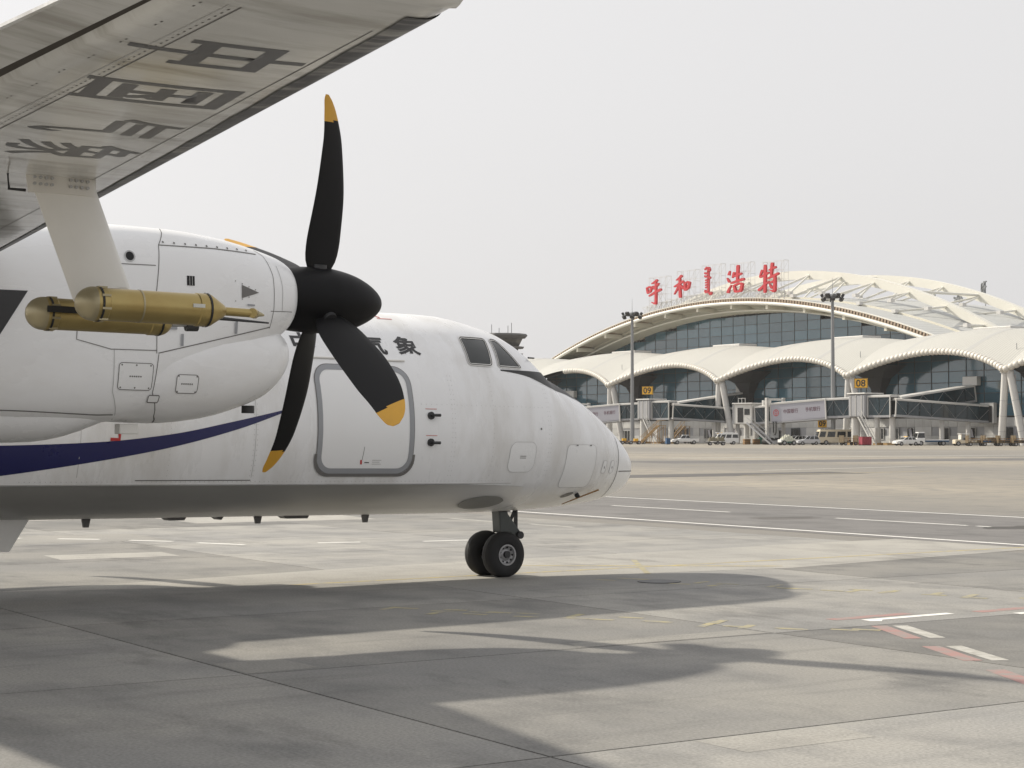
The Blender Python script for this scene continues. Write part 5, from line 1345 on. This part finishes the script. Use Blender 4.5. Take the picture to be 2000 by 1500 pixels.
        # service stair from the cab to the ground
        for s in (-0.5, 0.5):
            MB().bar((22.4, U0 + 7.8 + s, 4.0), (16.4, U0 + 7.2 + s, 0.1), 0.14, 0.3).build('stair_stringer', 'bridge_grey', root)
            MB().bar((22.4, U0 + 7.8 + s, 5.0), (16.4, U0 + 7.2 + s, 1.1), 0.07).build('stair_rail', 'bridge_grey', root)
        for k in range(14):
            f_ = (k + 0.5) / 14; MB().box((22.4 - 6 * f_, U0 + 7.8 - 0.6 * f_, 4.0 - 3.9 * f_), (0.3, 0.95, 0.05)).build('stair_tread', 'bridge_grey', root)
        pts = [(17.2, U0 + 6.3, 4.2)] + [(17.2 - 0.35 + 0.35 * math.cos(t), U0 + 6.3, 2.6 - 0.8 * math.sin(t)) for t in np.linspace(0, PI, 8)] + [(16.5, U0 + 6.3, 4.2)]
        MB().tube(pts, 0.12, 8).build('power_cable', 'black_tape', root, smooth=60)
    # maintenance stair beside the rotunda
    for s in (0, 1):
        MB().bar((-1.8, U0 + 2.6 + s * 0.9, zf - 0.2), (-5.4, U0 + 2.6 + s * 0.9, 0.1), 0.12, 0.25).build('stair_stringer', 'bridge_white', root)
        MB().bar((-1.8, U0 + 2.6 + s * 0.9, zf + 0.8), (-5.4, U0 + 2.6 + s * 0.9, 1.1), 0.07).build('stair_rail', 'bridge_white', root)
    for k in range(12):
        f_ = (k + 0.5) / 12; MB().box((-1.8 - 3.6 * f_, U0 + 3.05, zf - 0.2 - 4.8 * f_), (0.28, 0.85, 0.05)).build('stair_tread', 'bridge_grey', root)
    MB().box((-3.0, U0 + 0.6, 1.5), (1.6, 1.4, 3.0)).build('service_cabinet', 'bridge_white', root, bevel=0.04)
    return root
jet_bridge(24.6, 'jet bridge with the yellow 08 board and a printed advert board on its tunnel', '08')
jet_bridge(86.9, 'jet bridge with the yellow 09 board on its roof, ending behind the aircraft nose', '09')
jet_bridge(149.2, 'farthest jet bridge, mostly hidden behind the aircraft nose, without a number board', None, full=False)

# ------------------------------------------------------------------ lighting masts and control tower
def WP(px, Z, z=0.0): return Vector(((px - 1000) / 3500 * Z, Z, z))     # a spot on the apron: bearing and distance
def mast(px, Z, h, label):
    root = thing('light_mast', label, 'light mast', WP(px, Z), 0.4, 'apron light masts')
    MB().tube([(0, 0, 0), (0, 0, h)], [0.42, 0.26], 14).build('mast_pole', 'mast_grey', root, smooth=40)
    MB().tube([(0, 0, h), (0, 0, h + 3.0)], [0.05, 0.02], 6).build('lightning_rod', 'mast_grey', root)
    MB().tube([(0, 0, 0), (0, 0, 0.5)], 0.9, 14).build('mast_base', 'concrete_col', root, smooth=40)
    rg = MB()
    for k in range(14): rg.bar((1.5 * math.cos(2 * PI * k / 14), 1.5 * math.sin(2 * PI * k / 14), h - 0.5), (1.5 * math.cos(2 * PI * (k + 1) / 14), 1.5 * math.sin(2 * PI * (k + 1) / 14), h - 0.5), 0.16)
    for k in range(6): rg.bar((0, 0, h - 0.5), (1.5 * math.cos(2 * PI * k / 6), 1.5 * math.sin(2 * PI * k / 6), h - 0.5), 0.14)
    rg.build('lamp_ring', 'dark_steel', root)
    for k in range(12):
        a_ = 2 * PI * k / 12; q = MB(); q.box((0, 0, 0), (0.5, 0.75, 0.6)); o = q.build('floodlight', 'dark_steel', root, bevel=0.06)
        o.location = (1.85 * math.cos(a_), 1.85 * math.sin(a_), h - 0.5 + (0.35 if k % 2 else -0.35)); o.rotation_euler = (0, R(28), a_)
    for k in range(6):
        a_ = 2 * PI * k / 6 + 0.2; q = MB(); q.box((0, 0, 0), (0.4, 0.6, 0.5)); o = q.build('floodlight', 'mast_grey', root, bevel=0.05)
        o.location = (1.0 * math.cos(a_), 1.0 * math.sin(a_), h - 0.1); o.rotation_euler = (0, R(28), a_)
    return root
mast(1235, 362, 26.4, 'tall grey lighting mast in front of the 09 jet bridge')
mast(1627, 322, 27.0, 'tall grey lighting mast just left of the 08 board')
TS = 1.22
ct = thing('control_tower', 'dark tiered control tower rising behind the aircraft cockpit', 'tower', WP(978, 620), 0.3)
MB().tube([(0, 0, 0), (0, 0, 27)], [5.2, 5.0], 16).build('tower_shaft', 'tower_pale', ct, smooth=30)
for z0, z1, r0, r1, m_ in ((26.0, 27.0, 6.2, 6.6, 'tower_pale'), (27.0, 29.0, 5.0, 5.0, 'car_glass'), (29.0, 29.8, 6.0, 6.6, 'tower_pale'), (29.8, 31.6, 4.6, 5.2, 'tower_dark'), (31.6, 32.2, 6.6, 6.8, 'tower_pale'), (32.2, 34.6, 5.2, 6.2, 'car_glass'), (34.6, 35.2, 6.0, 6.6, 'tower_dark'), (35.2, 36.0, 7.2, 7.8, 'tower_dark'), (36.0, 36.6, 7.8, 7.4, 'tower_pale')):
    MB().tube([(0, 0, z0 + 0.01), (0, 0, z1)], [r0 * TS, r1 * TS], 12).build('tower_tier', m_, ct, smooth=20)
for x, y, h_ in ((-3, 1, 3.5), (2, -2, 3.0), (4.2, 1, 4.2), (0, 2, 2.4)): MB().tube([(x, y, 36.5), (x, y, 36.5 + h_)], 0.12, 6).build('tower_aerial', 'mast_grey', ct)

# ------------------------------------------------------------------ vehicles and apron equipment (x forward, z up)
def wheel_s(root, x, y, r=0.33, w=0.22):
    t = MB().tube([(x, y - w / 2, r), (x, y + w / 2, r)], r, 18).build('wheel', 'tyre', root, smooth=40)
    MB().tube([(x, y - w / 2 - 0.012, r), (x, y + w / 2 + 0.012, r)], r * 0.55, 14).build('hub', 'rim', t, smooth=40)
def quad(root, nm, pts, m): return MB().add(pts, [(0, 1, 2, 3)]).build(nm, m, root)
def cabin(root, x0, x1, xt0, xt1, zb, zt, wb, wt, body, pillars=(0.5,), win_m='car_glass', zmin=0.12, zmax=0.9, ends=True):
    """tapered greenhouse with side, front and rear glass set just proud of it"""
    B = [(x0, -wb / 2, zb), (x1, -wb / 2, zb), (x1, wb / 2, zb), (x0, wb / 2, zb)]; Tp = [(xt0, -wt / 2, zt), (xt1, -wt / 2, zt), (xt1, wt / 2, zt), (xt0, wt / 2, zt)]
    cb = MB().loft([B, Tp]).build('cabin', body, root, bevel=0.05)
    def at(fx, s, fz, out=0.012):
        lo = x0 + (x1 - x0) * fx; hi = xt0 + (xt1 - xt0) * fx; w = wb + (wt - wb) * fz
        return (lo + (hi - lo) * fz, s * (w / 2 + out), zb + (zt - zb) * fz)
    edges = [0.0] + list(pillars) + [1.0]
    for s in (-1, 1):
        for a_, b_ in zip(edges, edges[1:]):
            a2, b2 = a_ + 0.025, b_ - 0.025
            quad(root, 'side_glass', [at(a2, s, zmin), at(b2, s, zmin), at(b2, s, zmax), at(a2, s, zmax)], win_m)
    if ends:
        for fx, sx in ((1.0, 0.014), (0.0, -0.014)):
            P = [at(fx, -0.90, zmin, 0), at(fx, 0.90, zmin, 0), at(fx, 0.88, zmax, 0), at(fx, -0.88, zmax, 0)]
            quad(root, 'windscreen' if sx > 0 else 'rear_window', [(p[0] + sx, p[1], p[2]) for p in P], win_m)
    return cb
def lower(root, prof, w, m, name='body'):
    return MB().prism([(x, -w / 2, z) for x, z in prof], (0, w, 0)).build(name, m, root, bevel=0.05)
def lamps(root, x, w, z, rear=False):
    for s in (-1, 1): MB().box((x, s * (w / 2 - 0.25), z), (0.06, 0.32, 0.16)).build('tail_lamp' if rear else 'headlight', 'red_paint' if rear else 'head_lamp', root)
def car(px, Z, head, label, m, L=4.4, suv=False, grp='cars by the terminal'):
    r = thing('parked_car', label, 'car', WP(px, Z), head, grp); h = 1.62 if suv else 1.45; w = 1.75
    lower(r, [(-L / 2, 0.32), (-L / 2, 0.85), (-L / 2 + 0.2, 0.95), (L / 2 - 1.3, 0.95), (L / 2 - 0.25, 0.80), (L / 2, 0.62), (L / 2, 0.32)], w, m)
    cabin(r, -L / 2 + (0.15 if suv else 0.45), L / 2 - 1.15, -L / 2 + (0.45 if suv else 1.0), L / 2 - 1.95, 0.93, h, w - 0.06, w - 0.4, m, (0.35, 0.68))
    for x in (-L / 2 + 0.8, L / 2 - 0.85):
        for s in (-1, 1): wheel_s(r, x, s * (w / 2 - 0.1), 0.32)
    lamps(r, L / 2, w, 0.68); lamps(r, -L / 2, w, 0.75, True)
    return r
FACE_L = PI
# pickup
r = thing('pickup_truck', 'white double-cab pickup truck beside the ochre stairs', 'pickup truck', WP(1337, 338), FACE_L + 0.12); L = 5.2; w = 1.85
lower(r, [(-L / 2, 0.5), (-L / 2, 1.08), (-0.9, 1.08), (1.0, 1.08), (L / 2 - 0.4, 0.98), (L / 2, 0.75), (L / 2, 0.45)], w, 'car_white')
cabin(r, -0.85, 1.15, -0.75, 0.45, 1.06, 1.78, w - 0.05, w - 0.4, 'car_white', (0.45,))
MB().box((-1.7, 0, 1.085), (1.5, 1.5, 0.03)).build('load_bed', 'dark_steel', r)
for x in (-1.6, 1.6):
    for s in (-1, 1): wheel_s(r, x, s * (w / 2 - 0.1), 0.38, 0.25)
lamps(r, L / 2, w, 0.85); lamps(r, -L / 2, w, 0.9, True)
# minibus with yellow roof front
def van(px, Z, head, label, yellow=True):
    r = thing('minibus', label, 'minibus', WP(px, Z), head); L = 5.0; w = 1.8
    lower(r, [(-L / 2, 0.35), (-L / 2, 1.15), (L / 2 - 0.75, 1.15), (L / 2 - 0.1, 0.95), (L / 2, 0.7), (L / 2, 0.35)], w, 'car_white')
    cabin(r, -L / 2, L / 2 - 0.55, -L / 2 + 0.15, L / 2 - 1.35, 1.13, 2.15, w - 0.04, w - 0.3, 'car_white', (0.30, 0.58, 0.82), zmin=0.1, zmax=0.72)
    MB().box((0.0, 0, 2.18), (3.2, 1.35, 0.1)).build('roof_cap', 'car_white', r, bevel=0.04)
    if yellow: MB().loft([[(0.55, -0.76, 2.0), (0.55, 0.76, 2.0), (0.55, 0.70, 2.24), (0.55, -0.70, 2.24)], [(1.25, -0.77, 1.9), (1.25, 0.77, 1.9), (1.25, 0.72, 2.12), (1.25, -0.72, 2.12)]]).build('roof_hood', 'car_yellow', r, bevel=0.03)
    for x in (-1.5, 1.45):
        for s in (-1, 1): wheel_s(r, x, s * (w / 2 - 0.1), 0.33)
    lamps(r, L / 2, w, 0.75); lamps(r, -L / 2, w, 0.9, True)
    return r
van(1415, 330, FACE_L + 0.1, 'white minibus with a yellow roof front, behind the camouflage dolly')
car(1577, 318, FACE_L + 0.2, 'silver small estate car between the netted cart and the cream bus', 'car_silver', 4.2, True)
car(1553, 326, FACE_L + 0.5, 'white van-shaped car half hidden behind the silver estate car', 'car_white', 4.2, True)
car(1769, 298, FACE_L + 0.3, 'white saloon car with yellow roof lamp, left of the flatbed truck', 'car_white', 4.3)
q = [o for o in bpy.data.objects if o.get('label', '').startswith('white saloon')][0]
MB().box((0.0, 0, 1.5), (0.25, 0.9, 0.12)).build('roof_lamp', 'car_yellow', q)
# bus
r = thing('apron_bus', 'cream apron bus with dark windows parked under the low 09 sign', 'bus', WP(1632, 322), FACE_L + 0.16); L = 7.4; w = 2.3
lower(r, [(-L / 2, 0.4), (-L / 2, 1.35), (L / 2 - 0.05, 1.35), (L / 2, 0.9), (L / 2, 0.4)], w, 'bus_cream')
cabin(r, -L / 2, L / 2 - 0.02, -L / 2 + 0.08, L / 2 - 0.5, 1.33, 2.75, w - 0.03, w - 0.3, 'bus_cream', (0.28, 0.55, 0.8), zmin=0.06, zmax=0.74)
for x in (-2.1, 2.2):
    for s in (-1, 1): wheel_s(r, x, s * (w / 2 - 0.12), 0.42, 0.28)
lamps(r, L / 2, w, 0.8)
# flatbed truck
r = thing('flatbed_truck', 'small white flatbed truck with an open cab and blue chassis', 'truck', WP(1817, 299), FACE_L + 0.08); w = 1.9
lower(r, [(1.2, 0.5), (1.2, 1.2), (2.55, 1.2), (2.7, 0.9), (2.7, 0.45)], w, 'car_white', 'cab_body')
cabin(r, 1.2, 2.6, 1.25, 2.3, 1.18, 2.25, w - 0.04, w - 0.3, 'car_white', (), zmin=0.1, zmax=0.85)
MB().box((-0.9, 0, 0.92), (4.0, 2.0, 0.16)).build('flat_bed', 'car_white', r)
MB().box((-0.9, 0, 0.70), (4.2, 0.9, 0.22)).build('chassis', 'crate_blue', r)
for s in (-1, 1): MB().box((-0.9, s * 1.0, 0.80), (4.0, 0.04, 0.14)).build('side_skirt', 'crate_blue', r)
for x in (-1.9, 1.9):
    for s in (-1, 1): wheel_s(r, x, s * 0.85, 0.4, 0.25)
lamps(r, 2.72, w, 0.75)
# tow tractor
def tractor(px, Z, head, label, m):
    r = thing('tow_tractor', label, 'tow tractor', WP(px, Z), head)
    lower(r, [(-1.5, 0.35), (-1.5, 0.9), (0.4, 0.9), (0.6, 1.05), (1.5, 1.0), (1.5, 0.35)], 1.5, m)
    for x in (-0.75, 0.45):
        for s in (-1, 1): MB().bar((x, s * 0.65, 0.9), (x, s * 0.62, 1.9), 0.08).build('cab_post', m, r)
    MB().box((-0.15, 0, 1.95), (1.6, 1.5, 0.1)).build('cab_roof', 'car_white', r, bevel=0.03)
    MB().box((0.5, 0, 1.45), (0.05, 1.3, 0.8)).build('windscreen', 'head_lamp', r)
    MB().box((-0.5, 0, 1.1), (0.5, 1.0, 0.5)).build('seat', 'dark_steel', r, bevel=0.05)
    for x in (-1.0, 1.0):
        for s in (-1, 1): wheel_s(r, x, s * 0.68, 0.38, 0.25)
    lamps(r, 1.52, 1.5, 0.75)
tractor(1880, 292, FACE_L + 0.1, 'cream and yellow tow tractor at the head of the baggage carts', 'bus_cream')
# baggage carts
def cart(px, Z, head, label, load, grp='baggage carts in a train'):
    r = thing('baggage_cart', label, 'baggage cart', WP(px, Z), head, grp); L, w = 2.9, 1.5
    MB().box((0, 0, 0.55), (L, w, 0.14)).build('deck', 'cart_brown', r)
    for x in (-L / 2 + 0.05, L / 2 - 0.05):
        MB().box((x, 0, 1.15), (0.08, w, 1.1)).build('end_panel', 'cart_brown', r)
    for s in (-1, 1):
        for z in (0.9, 1.2): MB().bar((-L / 2, s * w / 2, z), (L / 2, s * w / 2, z), 0.06).build('side_rail', 'rust_orange', r)
        for x in (-L / 6, L / 6): MB().bar((x, s * w / 2, 0.6), (x, s * w / 2, 1.3), 0.05).build('side_post', 'rust_orange', r)
    MB().bar((L / 2, 0, 0.45), (L / 2 + 0.9, 0, 0.35), 0.08).build('tow_bar', 'dark_steel', r)
    for x in (-1.0, 1.0):
        for s in (-1, 1): wheel_s(r, x, s * (w / 2 - 0.15), 0.30, 0.2)
    for k in range(load):
        z_ = 0.78 + 0.42 * (k // 4); MB().box((-1.0 + (k % 4) * 0.66, rnd.uniform(-0.2, 0.2), z_), (0.6, 0.9, 0.4)).build('loaded_bag', rnd.choice(('dark_steel', 'camo', 'crate_blue', 'cart_brown')), r, bevel=0.06)
cart(1905, 287, FACE_L + 0.05, 'brown baggage cart coupled right behind the cream tow tractor', 2)
cart(1934, 286, FACE_L - 0.04, 'brown baggage cart piled with dark bags, second behind the tractor', 7)
cart(1964, 285, FACE_L + 0.06, 'brown baggage cart with a few bags, third behind the tractor', 4)
cart(1994, 284, FACE_L + 0.02, 'last brown baggage cart at the right edge of the picture', 5)
cart(1657, 306, FACE_L + 0.4, 'empty brown baggage cage standing beside the rear of the cream bus', 0, 'loose baggage carts')
# camouflage dolly in front of the minibus
r = thing('cargo_dolly', 'low dolly under a camouflage cover in front of the minibus', 'dolly', WP(1399, 306), FACE_L)
MB().box((0, 0, 0.5), (3.0, 1.6, 0.15)).build('deck', 'dark_steel', r)
V = []; n_ = 12
bm_pts = [[(-1.45 + 2.9 * i / 10, -0.75 + 1.5 * j / 5, 0.6 + (0.7 + 0.18 * math.sin(i * 2.1) + 0.1 * math.sin(j * 3 + i)) * (1 if 0 < i < 10 and 0 < j < 5 else 0.15)) for j in range(6)] for i in range(11)]
MB().add([p for row in bm_pts for p in row], [(i * 6 + j, (i + 1) * 6 + j, (i + 1) * 6 + j + 1, i * 6 + j + 1) for i in range(10) for j in range(5)]).build('camouflage_cover', 'camo', r, smooth=50)
for x in (-1.1, 1.1):
    for s in (-1, 1): wheel_s(r, x, s * 0.65, 0.32, 0.2)
MB().bar((1.5, 0, 0.45), (2.1, 0, 0.6), 0.09).build('tow_bar', 'dark_steel', r)
# netted cargo cart
r = thing('netted_cargo_cart', 'cart heaped with pale netted cargo in front of the 08 cab stairs', 'cargo cart', WP(1537, 308), FACE_L + 0.3)
MB().box((0, 0, 0.55), (2.6, 1.6, 0.2)).build('deck', 'bin_green', r)
pts = [[(-1.35 + 2.7 * i / 14, -0.85 + 1.7 * j / 8, 0.65 + max(0.02, math.sin(PI * i / 14) ** 0.5 * math.sin(PI * j / 8) ** 0.5) * (1.0 + 0.22 * math.sin(i * 2.7 + j) + 0.15 * math.sin(j * 3.9 - i))) for j in range(9)] for i in range(15)]
MB().add([p for row in pts for p in row], [(i * 9 + j, (i + 1) * 9 + j, (i + 1) * 9 + j + 1, i * 9 + j + 1) for i in range(14) for j in range(8)]).build('netted_load', 'cargo_net', r)
for x in (-0.9, 0.9):
    for s in (-1, 1): wheel_s(r, x, s * 0.75, 0.42, 0.3)
MB().box((1.3, 0, 0.75), (0.3, 1.4, 0.5)).build('front_guard', 'car_white', r, bevel=0.04)
# ochre maintenance stairs
def stairs(px, Z, head, label):
    r = thing('maintenance_stairs', label, 'stairs', WP(px, Z), head)
    for s in (-0.7, 0.7):
        MB().bar((-2.4, s, 0.4), (1.0, s, 3.6), 0.14, 0.25).build('stringer', 'stair_ochre', r)
        MB().bar((-2.4, s, 1.4), (1.0, s, 4.6), 0.07).build('hand_rail', 'stair_ochre', r)
        for k in range(6): MB().bar((-2.2 + k * 0.62, s, 0.6 + k * 0.58), (-2.2 + k * 0.62, s, 1.6 + k * 0.58), 0.05).build('rail_post', 'stair_ochre', r)
        for x in (-2.2, -0.6, 1.0, 2.2): MB().bar((x, s, 0.3), (x, s, min(3.6, 0.6 + (x + 2.4) * 0.94)), 0.09).build('upright', 'stair_ochre', r)
        MB().bar((-2.2, s, 0.4), (2.2, s, 3.4), 0.07).build('cross_brace', 'rust_orange', r); MB().bar((2.2, s, 0.4), (-0.6, s, 2.2), 0.07).build('cross_brace', 'rust_orange', r)
        MB().bar((1.0, s, 4.6), (2.3, s, 4.6), 0.07).build('hand_rail', 'stair_ochre', r)
        for x in (-2.0, 2.0): wheel_s(r, x, s, 0.25, 0.15)
    for k in range(11): MB().box((-2.3 + k * 0.31, 0, 0.5 + k * 0.29), (0.28, 1.4, 0.05)).build('tread', 'stair_ochre', r)
    MB().box((1.65, 0, 3.6), (1.4, 1.5, 0.1)).build('platform', 'stair_ochre', r)
    MB().box((0, 0, 0.35), (4.8, 1.5, 0.12)).build('base_frame', 'rust_orange', r)
stairs(1276, 348, 0.2, 'ochre maintenance stairs under the 09 jet bridge')
stairs(1326, 372, 0.5, 'rusty ochre access stairs standing back behind the white pickup')
# orange tow-bar dollies at the mast foot
def tow(px, Z, label):
    r = thing('towbar_trolley', label, 'tow bar', WP(px, Z), FACE_L + 0.2, 'orange tow bars')
    MB().box((0, 0, 0.5), (2.2, 0.9, 0.3)).build('frame', 'rust_orange', r, bevel=0.05)
    MB().box((-0.3, 0, 0.85), (0.8, 0.6, 0.5)).build('winch_box', 'car_yellow', r, bevel=0.04)
    MB().bar((1.1, 0, 0.5), (2.6, 0, 0.4), 0.14).build('tow_arm', 'rust_orange', r)
    for x in (-0.8, 0.8, 2.4):
        for s in (-1, 1): wheel_s(r, x, s * 0.45, 0.34, 0.2)
tow(1239, 338, 'orange wheeled tow-bar trolley at the foot of the left light mast')
tow(1216, 352, 'rusty tow-bar trolley nearest the aircraft nose')
# crates, bins, kerb blocks
def crate(px, Z, label, m, d, cat='crate', nm='crate'):
    r = thing(nm, label, cat, WP(px, Z), 0.3)
    MB().box((0, 0, d[2] / 2 + 0.12), d).build('box_body', m, r, bevel=0.04)
    for x in np.linspace(-d[0] / 2, d[0] / 2, 5): MB().box((x, -d[1] / 2 - 0.03, d[2] / 2 + 0.12), (0.09, 0.06, d[2])).build('rib', m, r)
    MB().box((0, 0, 0.06), (d[0] * 0.96, d[1] * 0.96, 0.12)).build('skid', 'dark_steel', r)
    MB().box((0, 0, d[2] + 0.15), (d[0] + 0.08, d[1] + 0.08, 0.07)).build('rim_frame', m, r)
crate(1689, 305, 'crimson ribbed crate standing at the foot of the 08 jet bridge', 'crate_red', (1.7, 1.3, 1.3))
crate(1304, 336, 'small blue drum-like bin left of the white pickup', 'crate_blue', (0.7, 0.7, 1.0), 'bin', 'waste_bin')
crate(1491, 344, 'dark green bin by the wall behind the 08 cab', 'bin_green', (2.2, 1.1, 1.2), 'bin', 'waste_bin')
for px, lab in ((1458, 'brown boxed column guard left of the green bin, the left one'), (1477, 'brown boxed column guard right next to the green bin')):
    r = thing('column_guard', lab, 'bollard', WP(px, 336), 0.2, 'brown column guards')
    MB().box((0, 0, 0.5), (1.15, 1.15, 1.0)).build('guard_box', 'rust_orange', r, bevel=0.05)
    MB().tube([(0, 0, 1.1), (0, 0, 6.0)], 0.5, 14).build('guarded_column', 'bridge_white', r, smooth=40)
    for z in (0.3, 0.8): MB().box((0, 0, z), (1.2, 1.2, 0.1)).build('guard_band', 'cart_brown', r)
# low 09 board above the bus
r = thing('stand_sign', 'small yellow 09 board low on a post above the cream bus', 'sign', WP(1606, 328), 0.0)
MB().tube([(0, 0.2, 0), (0, 0.2, 4.6)], 0.07, 8).build('sign_post', 'mast_grey', r)
bd = MB().box((0, 0, 3.85), (1.6, 0.12, 1.4)).build('sign_board', 'sign_yellow', r)
V, F = text_mesh('09', 1.3, 0.03); MB().add([(v.x, -0.07, v.y + 3.85) for v in V], F).build('stand_number', 'ink', bd)

# ------------------------------------------------------------------ hazy air
hz = MB().box((0, 0, 24.0), (7400, 7400, 52.0)).build('haze', None, kind='stuff')
hm = bpy.data.materials.new('haze'); hm.use_nodes = True; hm.node_tree.nodes.clear()
vo = hm.node_tree.nodes.new('ShaderNodeVolumePrincipled'); vo.inputs['Color'].default_value = (0.93, 0.92, 0.92, 1); vo.inputs['Density'].default_value = 0.00008; vo.inputs['Anisotropy'].default_value = 0.3
ho = hm.node_tree.nodes.new('ShaderNodeOutputMaterial'); hm.node_tree.links.new(vo.outputs[0], ho.inputs['Volume'])
hz.data.materials.append(hm)
